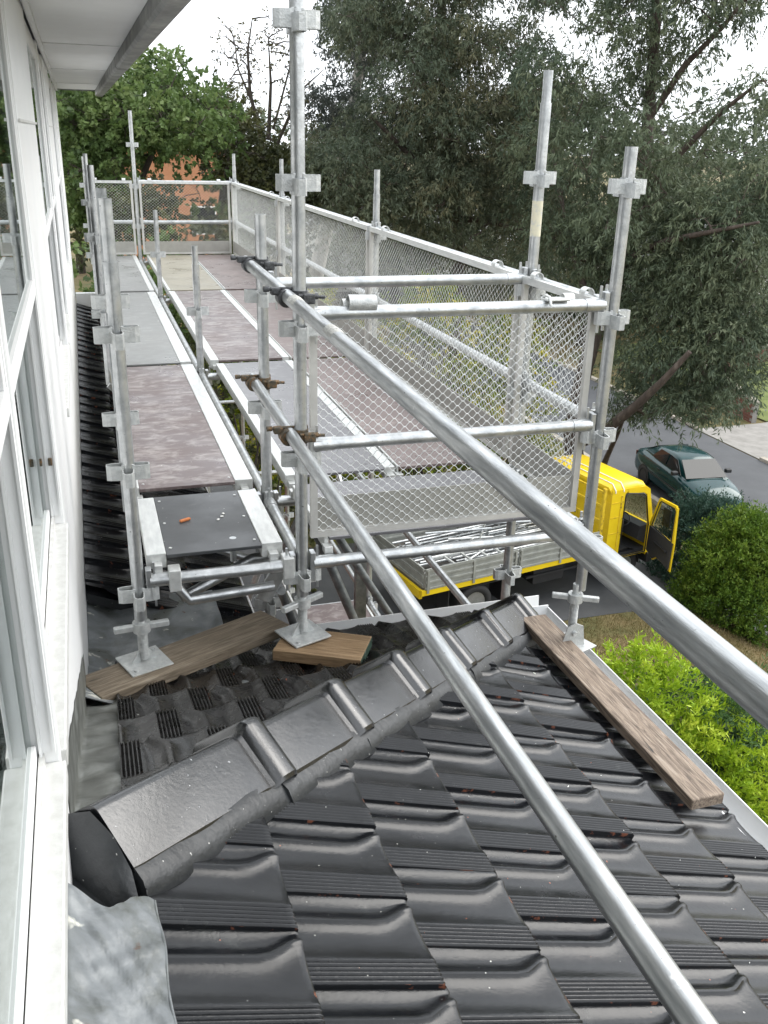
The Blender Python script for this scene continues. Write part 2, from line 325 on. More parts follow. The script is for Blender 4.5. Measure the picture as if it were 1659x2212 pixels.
def ground_mat():
    m, nt, b = mat_base('dry_lawn', 0.95)
    v = coords(nt); n = node(nt, 'ShaderNodeTexNoise', Scale=0.55, Detail=9, Roughness=0.65); nt.links.new(v, n.inputs['Vector'])
    r = ramp(nt, [(0.32, (.06, .085, .026)), (0.46, (.13, .115, .042)), (0.6, (.21, .155, .072)), (0.75, (.25, .19, .10))])
    nt.links.new(n.outputs['Fac'], r.inputs['Fac']); nt.links.new(r.outputs[0], b.inputs['Base Color'])
    n2 = node(nt, 'ShaderNodeTexNoise', Scale=38, Detail=6); nt.links.new(v, n2.inputs['Vector'])
    mx = node(nt, 'ShaderNodeMix', data_type='RGBA', blend_type='MULTIPLY'); mx.inputs['Factor'].default_value = 0.6
    r2 = ramp(nt, [(0.35, .45), (0.62, 1.2)]); nt.links.new(n2.outputs['Fac'], r2.inputs['Fac'])
    nt.links.new(r.outputs[0], mx.inputs['A']); nt.links.new(r2.outputs[0], mx.inputs['B']); nt.links.new(mx.outputs['Result'], b.inputs['Base Color'])
    bp = node(nt, 'ShaderNodeBump', Strength=0.7, Distance=0.03); nt.links.new(n2.outputs['Fac'], bp.inputs['Height']); nt.links.new(bp.outputs[0], b.inputs['Normal'])
    return m
MAT['lawn'] = ground_mat()
MAT['lawn_green'] = noise_mat('green_lawn', [(0.3, (.085, .12, .03)), (0.7, (.20, .23, .075))], 1.5, 9, 0.95, 0, 0.5, 60)

def leaf_mat(name, cols, rough=0.55, trans=0.25):
    m = bpy.data.materials.new(name); m.use_nodes = True; nt = m.node_tree; b = nt.nodes['Principled BSDF']
    b.inputs['Roughness'].default_value = rough; b.inputs['Specular IOR Level'].default_value = 0.35
    at = nt.nodes.new('ShaderNodeAttribute'); at.attribute_name = 'tone'
    k = len(cols); r = ramp(nt, [(i/(k-1), c) for i, c in enumerate(cols)]); nt.links.new(at.outputs['Fac'], r.inputs['Fac'])
    nt.links.new(r.outputs[0], b.inputs['Base Color'])
    t = nt.nodes.new('ShaderNodeBsdfTranslucent'); nt.links.new(r.outputs[0], t.inputs['Color'])
    mx = nt.nodes.new('ShaderNodeMixShader'); mx.inputs[0].default_value = trans
    o = nt.nodes['Material Output']
    nt.links.new(b.outputs[0], mx.inputs[1]); nt.links.new(t.outputs[0], mx.inputs[2]); nt.links.new(mx.outputs[0], o.inputs['Surface'])
    return m
MAT['leaf_gum'] = leaf_mat('gum_leaves', [(.042, .062, .042), (.086, .112, .072), (.130, .150, .092), (.19, .178, .10)])
MAT['leaf_gum2'] = leaf_mat('dark_gum_leaves', [(.038, .060, .040), (.080, .110, .068), (.124, .156, .092), (.175, .20, .118)])
MAT['leaf_grey'] = leaf_mat('grey_gum_leaves', [(.040, .050, .044), (.066, .080, .070), (.10, .112, .095)])
MAT['leaf_green'] = leaf_mat('fresh_green_leaves', [(.040, .070, .024), (.080, .13, .040), (.125, .19, .058), (.19, .245, .09)], trans=0.35)
MAT['leaf_olive'] = leaf_mat('olive_leaves', [(.034, .044, .022), (.065, .075, .03), (.11, .115, .04)])
MAT['leaf_conifer'] = leaf_mat('conifer_green', [(.018, .048, .010), (.048, .105, .012), (.11, .19, .018), (.20, .27, .04)])
MAT['leaf_juniper'] = leaf_mat('blue_green_conifer', [(.018, .044, .032), (.034, .075, .054), (.058, .11, .08)])
MAT['leaf_gold'] = leaf_mat('lime_gold_conifer', [(.11, .20, .012), (.24, .38, .02), (.40, .54, .035), (.52, .62, .07)], trans=0.3)
MAT['leaf_cedar'] = leaf_mat('green_feathery_conifer', [(.03, .075, .03), (.06, .13, .045), (.10, .18, .06)])
MAT['leaf_wattle'] = leaf_mat('wattle_leaves', [(.045, .08, .012), (.11, .17, .02), (.24, .28, .02), (.55, .44, .015)], trans=0.3)
MAT['leaf_bare'] = leaf_mat('sparse_leaves', [(.05, .05, .028), (.09, .085, .04), (.15, .13, .05)])
MAT['grass'] = leaf_mat('grass_blades', [(.10, .10, .03), (.20, .16, .07), (.28, .22, .11)], trans=0.3)

# ================================================================== SETTING
def gz(x, y):
    """height of the ground: level by the house, falling to the street"""
    def ss(a, b, t):
        t = max(0, min(1, (t-a)/(b-a))); return t*t*(3-2*t)
    return -8.0 - 2.0*ss(9.0, 15.6, x) + 1.2*ss(23.9, 35, x)
def sheet(name, xs, ys, dz, mat, kind='structure'):
    mb = MB(); nx, ny = len(xs), len(ys)
    vs = [(x, y, gz(x, y)+dz) for y in ys for x in xs]
    mb.add(vs, [(j*nx+i, j*nx+i+1, (j+1)*nx+i+1, (j+1)*nx+i) for j in range(ny-1) for i in range(nx-1)], True)
    return part(name, mb, mat, kind=kind, recalc=False)
def lin(a, b, n): return [a+(b-a)*i/(n-1) for i in range(n)]
sheet('ground', [-600, -100, -20, 0, 4, 8] + lin(9, 15.6, 12) + [16.2, 19, 21.6, 23.9] + lin(25, 35, 8) + [60, 200, 700], [-600, -60, -10, 0, 10, 20, 30, 60, 150, 700], 0.0, MAT['lawn'])
ROAD0, ROAD1 = 15.95, 21.65
sheet('driveway', lin(1.0, ROAD0-0.2, 24), lin(12.95, 17.2, 4), 0.012, MAT['drive'])
part('road', MB().add([(ROAD0, -80, -9.985), (ROAD1, -80, -9.985), (ROAD1, 200, -9.985), (ROAD0, 200, -9.985)], [(0, 1, 2, 3)]), MAT['asphalt'], kind='structure')
def kerb(x0, x1, ya, yb):
    mb = MB(); n = int((yb-ya)/1.2)
    mb.box((min(x0, x1), ya, -10.1), (max(x0, x1), yb, -9.87), bev=0.02)
    return part('kerb', mb, MAT['kerb'], kind='structure')
kerb(ROAD0-0.22, ROAD0, -40, 13.2); kerb(ROAD0-0.22, ROAD0, 17.2, 150)
kerb(ROAD1, ROAD1+0.22, -40, 24.8); kerb(ROAD1, ROAD1+0.22, 28.6, 150)
sheet('nature_strip', lin(ROAD1+0.2, 24.4, 4), lin(12, 24.8, 6), 0.05, MAT['lawn_green'])
sheet('far_lawn', lin(25.0, 44, 8), lin(28.6, 42, 6), 0.05, MAT['lawn_green'])
sheet('far_driveway', lin(ROAD1+0.05, 44, 16), lin(24.8, 28.55, 4), 0.03, MAT['concrete'])

# ================================================================== THE HOUSE
house = thing('house', (-3.0, 3.0, -8.0), 'white double-storey house with dark glazed tile skirt roof and long window wall', 'house')
WX = -0.14            # face of the upper wall
T = 0.39              # roof pitch (rise over run)
SILL, HEAD, SOF = -1.20, 0.40, 0.45
Y0W, Y1W = -2.5, 12.6
mb = MB(); mb.box((-0.34, Y0W, -2.9), (WX, Y1W, SILL-0.05)); part('wall', mb, MAT['white'], house)
part('back_wall', MB().box((-6.0, Y0W, -8.0), (-5.85, Y1W, SOF)), MAT['white'], house)
part('end_wall', MB().box((-5.85, Y1W-0.15, -8.0), (-0.345, Y1W-0.001, SOF)).box((-5.85, Y0W+.001, -8.0), (-0.345, Y0W+.15, SOF)), MAT['white'], house)
part('floor', MB().box((-5.84, Y0W+.16, -1.95), (-0.345, Y1W-0.16, -1.80)), MAT['room'], house)
part('ceiling', MB().box((-5.84, Y0W+.16, SOF-.03), (-0.345, Y1W-0.16, SOF-.001)), MAT['room'], house)
part('inner_wall', MB().box((-2.6, Y0W+.16, -1.79), (-2.5, Y1W-0.16, SOF-.04)), MAT['room'], house)
# piers between the windows (y ranges); the windows fill the gaps
piers = [(-2.5, -0.55), (1.68, 1.715), (2.98, 4.40), (5.85, 5.92), (6.9, 8.4), (9.9, 9.97), (11.0, 12.6)]
for i, (a, b_) in enumerate(piers):
    mb = MB(); mb.box((-0.34, a, SILL-0.048), (WX+0.001+(.004 if i > 2 else 0), b_, SOF-0.002), bev=0.004); part('pier', mb, MAT['white'], house)
    if b_-a > 1:       # sheet joints with cover strips
        for zz in (.02,): part('sheet_joint', MB().box((WX+0.0015, a+.002, zz), (WX+0.0075, b_-.002, zz+.008)), MAT['sill'], house)
ZT = -0.43
for i in range(len(piers)-1):
    a, b_ = piers[i][1], piers[i+1][0]
    win = part('window', MB().box((-0.262, a+.001, SILL-0.045), (WX+0.012, b_-.001, SILL), bev=0.004)       # the sill itself
                       .box((-0.250, a+.001, SILL), (-0.238, b_-.001, SILL+0.022)).box((-0.178, a+.001, SILL), (-0.168, b_-.001, SILL+0.03)),
               MAT['sill'], house)
    fr = MB()
    for y0, y1 in ((a+.002, a+.012), (b_-.012, b_-.002)): fr.box((-0.25, y0, SILL+.03), (-0.144, y1, HEAD), bev=0.002)
    for x0, x1 in ((-.208, -.202), (-.176, -.170), (-.150, -.1445)): fr.box((x0, b_-.022, SILL+.03), (x1, b_-.0121, HEAD-.05))
    fr.box((-0.25, a+.0125, HEAD-0.05), (-0.146, b_-.0125, HEAD), bev=0.003)
    part('frame', fr, MAT['white'], win)
    part('head_panel', MB().box((-0.34, a+.001, HEAD), (-0.150, b_-.001, SOF-.003)), MAT['white'], win)
    part('transom', MB().box((-0.168, a+.0125, ZT-0.022), (-0.143, b_-.023, ZT+0.022), bev=0.003), MAT['white'], win)
    part('sash_stile', MB().box((-0.166, a+.0125, ZT+.0225), (-0.146, a+.045, HEAD-.051), bev=.002), MAT['white'], win); part('sash_stile', MB().box((-0.166, b_-.055, ZT+.0225), (-0.146, b_-.023, HEAD-.051), bev=.002), MAT['white'], win)
    part('lower_sash', MB().box((-0.200, a+.0125, SILL+.031), (-0.180, a+.040, ZT-.0225), bev=.002).box((-0.200, a+.041, SILL+.031), (-0.180, b_-.023, SILL+.06), bev=.002), MAT['white'], win)
    part('pane', MB().box((-0.158, a+.046, ZT+.023), (-0.154, b_-.056, HEAD-.052)), MAT['glass'], win)
    part('pane', MB().box((-0.192, a+.041, SILL+.061), (-0.188, b_-.0235, ZT-.023)), MAT['glass'], win)
    if i == 1:
        for xx in (-0.190, -0.160):
            part('catch', MB().box((xx-.006, b_-0.030, -0.99), (xx+.006, b_-0.0225, -0.965), bev=0.002), MAT['rust'], win)
# eaves: soffit, gutter, upper roof
SY1 = 12.4
soff = part('soffit', MB().box((WX+.0005, Y0W, SOF), (0.313, SY1, SOF+.012)), MAT['soffit'], house)
for yy in (1.2, 3.6, 6.0, 8.4, 10.8):
    part('batten', MB().box((WX+.01, yy, SOF-.005), (0.31, yy+.03, SOF-.0005)), MAT['soffit'], soff)
part('cornice', MB().box((WX+.013, Y0W, SOF-.022), (WX+.032, SY1-.01, SOF-.0005)), MAT['soffit'], soff)
def gutter_profile(y0, y1, mb):
    p = [(x-.057, z) for x, z in [(.372, .50), (.372, .395), (.385, .382), (.448, .382), (.462, .395), (.475, .49), (.465, .50), (.462, .495), (.452, .40), (.385, .395), (.380, .50)]]
    mb.prism([(x, y0, z) for x, z in p], (0, y1-y0, 0)); return mb
for a, b_ in ((Y0W, 6.9), (6.9, SY1+.06)):
    part('gutter', gutter_profile(a+.002, b_-.002, MB()), MAT['gutter_old'], house)
part('gutter_joint', gutter_profile(6.87, 6.93, MB()), MAT['gutter_old'], house, M=Matrix.Translation((.363, 6.9, .43)) @ Matrix.Diagonal((1.06, 1, 1.06, 1)) @ Matrix.Translation((-.363, -6.9, -.43)))
part('bargeboard', MB().box((WX+.001, SY1+.001, SOF-.012), (.314, SY1+.025, SOF+.10)), MAT['gutter_old'], house)
part('upper_roof', MB().prism([(.40, Y0W, .505), (-3.1, Y0W, 1.75), (-3.1, Y0W, 1.70), (.33, Y0W, .485)], (0, SY1+.1-Y0W, 0))
     .prism([(-6.6, Y0W, .50), (-3.101, Y0W, 1.75), (-3.101, Y0W, 1.70), (-6.55, Y0W, .465)], (0, SY1+.1-Y0W, 0)), MAT['roof_grey'], house)
# lower storeys
part('lower_wall', MB().box((-5.8, -2.4, -8.0), (1.55, 3.25, -2.45)).box((-5.8, 3.251, -8.0), (0.25, 12.4, -2.55)), MAT['brick_red'], house)

# ---- tiled skirt roof.  Roof A falls towards +x, roof B falls towards +y, roof C is the low strip along the wall
XC, YC, ZE = 2.0, 3.74, -2.2
TILE_W, TILE_G = 0.257, 0.2925*math.sqrt(1+T*T)
TILE_L = TILE_G + 0.075
def tile_mesh(name, seed, lite=False):
    R_ = random.Random(seed)
    L, W = TILE_L, TILE_W+0.018
    prof = [(0, .006), (.018, .0085), (.03, .0045), (.045, .0005), (.058, .001), (.072, .006), (.085, .015), (.094, .0205), (.100, .0205), (.106, .013), (.113, .0085), (.13, .006), (.15, .0055), (.17, .008), (.188, .0135), (.198, .0178), (.204, .0195)]
    v = .204; 
    for k in range(6):
        prof += [(v+.0028, .0200), (v+.0056, .0198), (v+.0088, .0156)]; v += .0113
    prof += [(.2735, .0192), (.2745, .012)]
    if lite: prof = [p for i, p in enumerate(prof) if i % 2 == 0 or i > len(prof)-3]
    us = [0, .35, .6, .72, .80, .86, .91, .95, .98, 1.0] if not lite else [0, .6, .85, .95, 1.0]
    mb = MB(); rows = []
    warp = R_.uniform(-.002, .002)
    for u in us:
        s = max(0, min(1, (u-.74)/.26)); s = s*s*(3-2*s)
        row = []
        for (pv, h) in prof:
            vv = pv
            if 0.02 < pv < .19:                       # the pans curl round at the nose
                vv = pv - .045*s*math.sin(math.pi*(pv-.02)/.17)
                h = h*(1-.30*s) + .0045*s
            hh = (h*.78 if pv < .2 else h-.0042) + .023*(u-1) + 0.023 - (.004 if u == 1.0 else 0) + warp*math.sin(pv*20)*u
            row.append((u*L, -vv, hh))
        rows.append(row)
    n = len(prof); vs = [p for r in rows for p in r]; fs = []
    for i in range(len(us)-1):
        for k in range(n-1):
            fs.append((i*n+k, i*n+k+1, (i+1)*n+k+1, (i+1)*n+k))
    mb.add(vs, fs, True)
    # nose face and ribbed side face (thickness of the tile)
    nose = rows[-1]; low = [(p[0]-.004, p[1], p[2]-.025) for p in nose]
    mb.add(nose+low, [(k, k+1, n+k+1, n+k) for k in range(n-1)])
    side = [r[-1] for r in rows]; low = [(p[0], p[1]+.003, p[2]-.017) for p in side]; q = len(side)
    mb.add(side+low, [(k, k+1, q+k+1, q+k) for k in range(q-1)])
    side = [r[0] for r in rows]; low = [(p[0], p[1], p[2]-.015) for p in side]
    mb.add(side+low, [(k, k+1, q+k+1, q+k) for k in range(q-1)])
    me = mb.mesh(name, False)
    bm = bmesh.new(); bm.from_mesh(me); bmesh.ops.remove_doubles(bm, verts=bm.verts, dist=1e-5); bmesh.ops.recalc_face_normals(bm, faces=bm.faces)
    bm.to_mesh(me); bm.free()
    a = [bool(x) for x in [False]*len(me.polygons)]
    me.polygons.foreach_set('use_smooth', [True]*len(me.polygons))
    me.set_sharp_from_angle(angle=math.radians(38))
    return me
tile_meshes = [tile_mesh('tile', s) for s in range(3)]
for me in tile_meshes: me.materials.append(MAT['tile'])
old_meshes = [me.copy() for me in tile_meshes]
for me in old_meshes:
    for v_ in me.vertices: v_.co.z = v_.co.z*1.85-.012
for me in old_meshes: me.materials.clear(); me.materials.append(MAT['tile_old'])
lite_mesh = tile_mesh('tile', 9, True); lite_mesh.materials.append(MAT['tile'])

def place_tile(parent, nose_pos, e_u, e_v, meshes, cuts, R_):
    """nose_pos: far-end corner of the nose at v=0, e_u downslope unit, e_v across unit"""
    e_n = e_u.cross(e_v)
    M = Matrix.Identity(4)
    for i in range(3): M[i][0], M[i][1], M[i][2] = e_u[i], e_v[i], e_n[i]
    o_ = nose_pos - e_u*TILE_L - e_n*0.039
    M.translation = o_ + e_n*R_.uniform(-.003, .003) + e_u*R_.uniform(-.006, .006)
    M = M @ Matrix.Rotation(R_.uniform(-.012, .012), 4, 'X') @ Matrix.Rotation(R_.uniform(-.010, .010), 4, 'Z') @ Matrix.Rotation(R_.uniform(-.006, .006), 4, 'Y')
    me = R_.choice(meshes)
    need = []
    for (co, no) in cuts:
        ds = [(M @ v.co - co).dot(no) for v in me.vertices]
        if min(ds) > 0: return None
        if max(ds) > 0: need.append((co, no))
    if need:
        bm = bmesh.new(); bm.from_mesh(me); Mi = M.inverted()
        for co, no in need:
            bmesh.ops.bisect_plane(bm, geom=bm.verts[:]+bm.edges[:]+bm.faces[:], plane_co=Mi @ co, plane_no=(Mi.to_3x3() @ no), clear_outer=True)
        me2 = bpy.data.meshes.new('tile'); bm.to_mesh(me2); bm.free()
        for mm in me.materials: me2.materials.append(mm)
        if len(me2.polygons) == 0: return None
        me = me2
    o = bpy.data.objects.new('tile', me); o.matrix_world = M; WORLD[o] = M; link(o, parent); return o
R_ = random.Random(3)
hipn = Vector((-1, 1, 0)).normalized()               # plan normal of the hip, pointing to roof B
HIP = Vector((XC, YC, 0))
nA = Vector((T, 0, 1)).normalized(); nB = Vector((0, T, 1)).normalized()
# underlay sheets (the roof itself), a little under the tiles
def slab(pts): 
    mb = MB(); a = [Vector(p) for p in pts]; b_ = [p-Vector((0, 0, .05)) for p in a]; n = len(a)
    mb.add(a+b_, [tuple(range(n)), tuple(range(n, 2*n))[::-1]]+[(i, n+i, n+(i+1) % n, (i+1) % n) for i in range(n)]); return mb
zA = lambda x: ZE + T*(XC-x); zB = lambda y: ZE + T*(YC-y)
hx = WX+0.0; hy = YC-(XC-WX)
d_ = 0.075
roofA = part('front_roof', slab([(WX+.001, -2.4, zA(WX)-d_), (XC+.0, -2.4, zA(XC)-d_), (XC, YC, ZE-d_), (WX+.001, hy, zA(WX)-d_)]), MAT['mortar'], house)
roofB = part('return_roof', slab([(WX+.001, hy+.01, zA(WX)-d_), (XC-.01, YC, ZE-d_), (WX+.001, YC, ZE-d_)]), MAT['mortar'], house)
eu = Vector((1, 0, -T)).normalized(); ev = Vector((0, 1, 0))
phase = {0: 1.31, 1: 1.455, 2: 1.32, 3: 1.45, 4: 1.308, 5: 1.432, 6: 1.29, 7: 1.42}
for k in range(0, 8):
    xn = .888 + .2925*(k-3)
    if k == 7: xn = 2.055
    for j in range(-8, 14):
        yj = phase[k] + TILE_W*j           # y of the ribbed (near) edge
        yt = yj + TILE_W                   # far edge, v = 0
        if yt < -0.75 or yj > YC+.1: continue
        place_tile(roofA, Vector((xn, yt+.0, zA(xn))), eu, ev, tile_meshes, [(HIP+hipn*-0.035, hipn), (Vector((0.005, 0, 0)), Vector((-1, 0, 0)))], R_)
eu = Vector((0, 1, -T)).normalized(); ev = Vector((-1, 0, 0))
for k in range(0, 8):
    yn = YC+.05 - .2925*k
    for j in range(-1, 10):
        x0 = -.02 + TILE_W*j + (.13 if k % 2 else 0) - .1
        place_tile(roofB, Vector((x0, yn, zB(yn))), eu, ev, old_meshes, [(HIP-hipn*-0.035, -hipn), (Vector((-0.03, 0, 0)), Vector((-1, 0, 0)))], R_)

# hip: ridge caps on dark pointing
hd = Vector((1, 1, -T)).normalized(); hl = Vector((1, -1, 0)).normalized(); hn = hl.cross(hd); hn = hn if hn.z > 0 else -hn
def hpt(s, l, h): return Vector((XC-s, YC-s, ZE+T*s)) + hl*l + hn*h
def cap_section(s, k=1.0, up=0.0):
    pts = [(-.132, -.028), (-.128, -.017), (-.016, .0705), (-.009, .0745), (0, .076), (.009, .0745), (.016, .0705), (.128, -.017), (.132, -.028), (.122, -.034), (.072, .018), (0, .060), (-.072, .018), (-.122, -.034)]
    return [hpt(s, l*k, h*k+up) for l, h in pts]
ends = [1.68, 1.37, 1.06, .75, .44, .12]
start = 2.10
for i, e in enumerate(ends):
    s0 = start if i == 0 else ends[i-1]+.045
    secs = [cap_section(s0, .97), cap_section(s0-.02, .985), cap_section(e+.085, 1.0, .0), cap_section(e+.072, 1.0, -.004), cap_section(e+.064, 1.02, .002), cap_section(e+.058, 1.07, .014), cap_section(e+.050, 1.10, .021), cap_section(e+.040, 1.11, .023), cap_section(e+.022, 1.11, .023), cap_section(e+.010, 1.10, .020), cap_section(e+.002, 1.07, .013), cap_section(e, 1.03, .002)]
    me_ = MB().loft(secs, True, True).mesh('ridge_cap'); me_.set_sharp_from_angle(angle=math.radians(24)); part('ridge_cap', me_, MAT['cap'], roofA)
    part('bedding', MB().loft([[hpt(s, l+rnd.uniform(-.006, .006), h+rnd.uniform(-.004, .004)) for l, h in ((-.118, -.012), (.118, -.012), (.150, -.036), (.176, -.072), (.16, -.10), (-.16, -.10), (-.176, -.072), (-.150, -.036))] for s in lin(s0-.001, e+.001, 7)], True, True), MAT['mortar'], roofA)
# mortar plug at the wall end of the hip
plug = MB()
ring0 = [hpt(2.105, l, h) for l, h in ((-.12, -.10), (-.125, -.02), (-.07, .035), (0, .066), (.07, .035), (.125, -.02), (.15, -.07), (.16, -.12))]
secp = ((-.13, -.12), (-.13, -.03), (-.07, .02), (0, .05), (.07, .022), (.125, -.03), (.18, -.085), (.20, -.13))
rr_ = lambda s_, k_: [hpt(s_, l*k_+rnd.uniform(-.006, .006), h*k_-.006+rnd.uniform(-.004, .004)-(1-k_)*.06) for l, h in secp]
plug.loft([ring0, rr_(2.116, .97), rr_(2.122, .82), rr_(2.124, .4)], True, True, True); part('mortar_plug', plug, MAT['mortar'], roofA)

# flashing beside the wall: a crumpled lead sheet
def lead(name, fn, nu, nv, mat=None):
    mb = MB(); vs = [fn(i/(nu-1), j/(nv-1)) for j in range(nv) for i in range(nu)]
    mb.add(vs, [(j*nu+i, j*nu+i+1, (j+1)*nu+i+1, (j+1)*nu+i) for j in range(nv-1) for i in range(nu-1)], True)
    low = [(p[0]-.0015, p[1], p[2]-.004) for p in vs]
    mb.add(low, [(j*nu+i, (j+1)*nu+i, (j+1)*nu+i+1, j*nu+i+1) for j in range(nv-1) for i in range(nu-1)], True)
    # rolled edge
    e = [Vector(vs[j*nu+nu-1])-Vector((0, 0, .002)) for j in range(nv)]
    mb.path(e, .0032, 6)
    return part(name, mb, mat or MAT['flash'], house, recalc=False)
def fA(u, v):
    y = -0.8 + 2.26*v + .02*math.sin(9*u)
    if u < .16: x = WX+.002; z = zA(WX)+.11*(1-u/.16)
    else:
        x = WX + (.165+.005*math.sin(7*y)+.003*math.sin(29*y))*(u-.16)/.84; z = zA(x)+.006
    z += .004*math.sin(17*y+5*u)*min(1, u*3)+.003*math.sin(41*y-9*u)+.002*math.sin(83*y+31*u)+(.010*math.exp(-((u-.16)/.1)**2))
    for yk, sk, hk in ((1.30, .10, .006), (1.12, -.12, .007), (1.02, .06, -.005), (.86, .16, .008), (.70, -.08, -.006), (.52, .1, .007), (.3, -.1, .006)): z += hk*min(1, u*2.5)*max(0, 1-abs(y-yk-sk*(u-.5))/.022)
    return (x, y, z+.005)
lead('flashing', fA, 30, 260)
def fB(u, v):
    y = 1.74 + 1.5*v
    if u < .3: x = WX+.002; z = zB(y)+.16*(1-u/.3)
    else: x = WX + (.125+.008*math.sin(13*y))*(u-.3)/.7; z = zB(y)-.022
    return (x, y, z+.004*math.sin(19*y+7*u)+.003*math.sin(43*y))
lead('side_flashing', fB, 14, 60, MAT['flash_dark'])
def fC(u, v):
    y = 3.0+1.36*v; x = WX+.002 + .62*u
    z = min(zB(y)-.035, -2.155) if True else 0
    z = max(zB(y)-.03, -2.20) + .05*max(0, 1-u*6)
    return (x, y, z+.006*math.sin(11*x+13*y)+.004*math.sin(31*y+17*x))
lead('valley_tray', fC, 40, 60)
# roof C, the low strip along the wall
def zC(x): return -2.02 - T*(x-WX)
roofC = part('wall_roof', slab([(WX+.001, 4.25, zC(WX)-d_), (.66, 4.25, zC(.66)-d_), (.66, 12.5, zC(.66)-d_), (WX+.001, 12.5, zC(WX)-d_)]), MAT['mortar'], house)
eu = Vector((1, 0, -T)).normalized(); ev = Vector((0, 1, 0))
for k in range(3):
    xn = .69 - .2925*k
    for j in range(34):
        yt = 12.55 - TILE_W*j + (.13 if k % 2 else 0)
        if yt > 12.62 or yt < 4.3: continue
        place_tile(roofC, Vector((xn, yt, zC(xn))), eu, ev, [lite_mesh], [(Vector((WX+.003, 0, 0)), Vector((-1, 0, 0))), (Vector((0, 4.2, 0)), Vector((-0.55, -1, 0)).normalized())], R_)
part('wall_gutter', MB().box((.69, 4.3, zC(.69)-.13), (.70, 12.6, zC(.69)-.02)).box((.60, 12.62, zC(.69)-.13), (.70, 12.63, -2.02)).box((WX+.005, 12.56, -2.1), (.70, 12.66, -1.93)), MAT['white'], house)
# eave gutters, white
def eave_gutter(axis):
    p = [(0.0, -.02), (0.0, -.14), (.10, -.14), (.115, -.02), (.110, -.02), (.096, -.132), (.006, -.132), (.006, -.02)]
    mb = MB()
    if axis == 'x':
        mb.prism([(.72, YC+.01+a, ZE+b_+.012) for a, b_ in p], (XC+.125-.72, 0, 0))
        mb.box((.72, YC-.03, ZE-.25), (XC+.0, YC+.009, ZE-.075))
    else:
        mb.prism([(XC+.012+a, -2.4, ZE+b_) for a, b_ in p], (0, YC+.01+2.4, 0))
        mb.box((XC-.03, -2.4, ZE-.25), (XC+.011, YC-.035, ZE-.075))
    return mb
part('eave_gutter', eave_gutter('x'), MAT['white'], house); part('eave_gutter', eave_gutter('y'), MAT['white'], house)
part('eave_soffit', MB().box((1.56, -2.3, ZE-.262), (XC-.031, 3.25, ZE-.251)).box((.26, 3.2505, ZE-.262), (XC-.031, YC-.031, ZE-.251)), MAT['white'], house)

# ================================================================== THE SCAFFOLD
scaf = thing('scaffold', (1.36, 6.5, -8.0), 'galvanised tube scaffold with pressed cups running along the white wall', 'scaffold')
RT_ = 0.02415
CUP0 = -0.146
def cup_mesh():
    mb = MB(); h = .027; t = .0032
    for k in range(4):
        a = math.pi/2*k; dz = -.012 if k % 2 else 0.0
        c, s = math.cos(a), math.sin(a)
        def P(r, l, z): return Vector((c*r - s*l, s*r + c*l, z))
        path = [(.014, .022), (.060, .019), (.076, .012), (.076, -.012), (.060, -.019), (.014, -.022)]
        inn = [(r-(.004 if abs(l) < .013 else 0.0), l*.80) for r, l in path]
        n = len(path)
        vs = [P(r, l, dz-h) for r, l in path] + [P(r, l, dz+h) for r, l in path] + [P(r, l, dz-h) for r, l in inn] + [P(r, l, dz+h) for r, l in inn]
        fs = []
        for i in range(n-1):
            fs += [(i, i+1, n+i+1, n+i), (2*n+i+1, 2*n+i, 3*n+i, 3*n+i+1), (n+i, n+i+1, 3*n+i+1, 3*n+i), (i+1, i, 2*n+i, 2*n+i+1)]
        mb.add(vs, fs)
    # weld beads
    for k in range(4):
        a = math.pi/4+math.pi/2*k
        mb.box((math.cos(a)*.024-.005, math.sin(a)*.024-.005, .022), (math.cos(a)*.024+.005, math.sin(a)*.024+.005, .031), bev=.002)
    return mb.mesh('cup')
CUP = cup_mesh(); CUP.materials.append(MAT['cast'])
def standard(x, y, z0, z1, cups=True, mat='galv', spigot=0.0, top_cup=None, lean=0.0):
    mb = MB()
    zt = z1-spigot
    mb.tube((x, y, z0), (x+lean, y, zt), RT_, 20, hollow=True)
    if spigot:
        mb.tube((x+lean, y, zt-.05), (x+lean, y, z1), RT_*.86, 18, hollow=True)
        mb.tube((x+lean, y, zt-.006), (x+lean, y, zt+.001), RT_*1.02, 20)
    st = part('standard', mb, MAT[mat], scaf)
    if cups:
        for k in range(-3, 17):
            z = CUP0-.495*k
            if z0+.08 < z < min(z1, zt)-.02 and (top_cup is None or z < top_cup):
                o = bpy.data.objects.new('cup', CUP); M = Matrix.Translation((x+lean*(z-z0)/(z1-z0), y, z)) @ Matrix.Rotation(rnd.uniform(-.05, .05), 4, 'Z'); o.matrix_world = M; WORLD[o] = M; link(o, st)
    return st
YB = [3.26, 4.0, 6.5, 9.8, 12.9]; XI, XO, XL = 0.722, 2.0, 0.085
DECK = -1.50
Z_GR = lambda x, y: gz(x, y)
# inner row
standard(XI, YB[0], -1.72, 1.2)
standard(XI, YB[1], -7.98, -0.305)
standard(XI, YB[2], -7.98, -0.70, spigot=.12)
standard(XI, YB[3], -7.98, -0.71, spigot=.12)
standard(XI, YB[4], -7.98, 0.25)
# outer row
standard(XO, YB[0], -1.86, -0.005)
standard(XO, YB[1], -7.98, 0.292, spigot=.13)
standard(XO, YB[2], -7.98, -0.20, spigot=.16, top_cup=-.3)
standard(XO, YB[3], -7.98, -0.215, spigot=.16, top_cup=-.3)
standard(XO, YB[4], -7.98, -0.23, spigot=.16, top_cup=-.3)
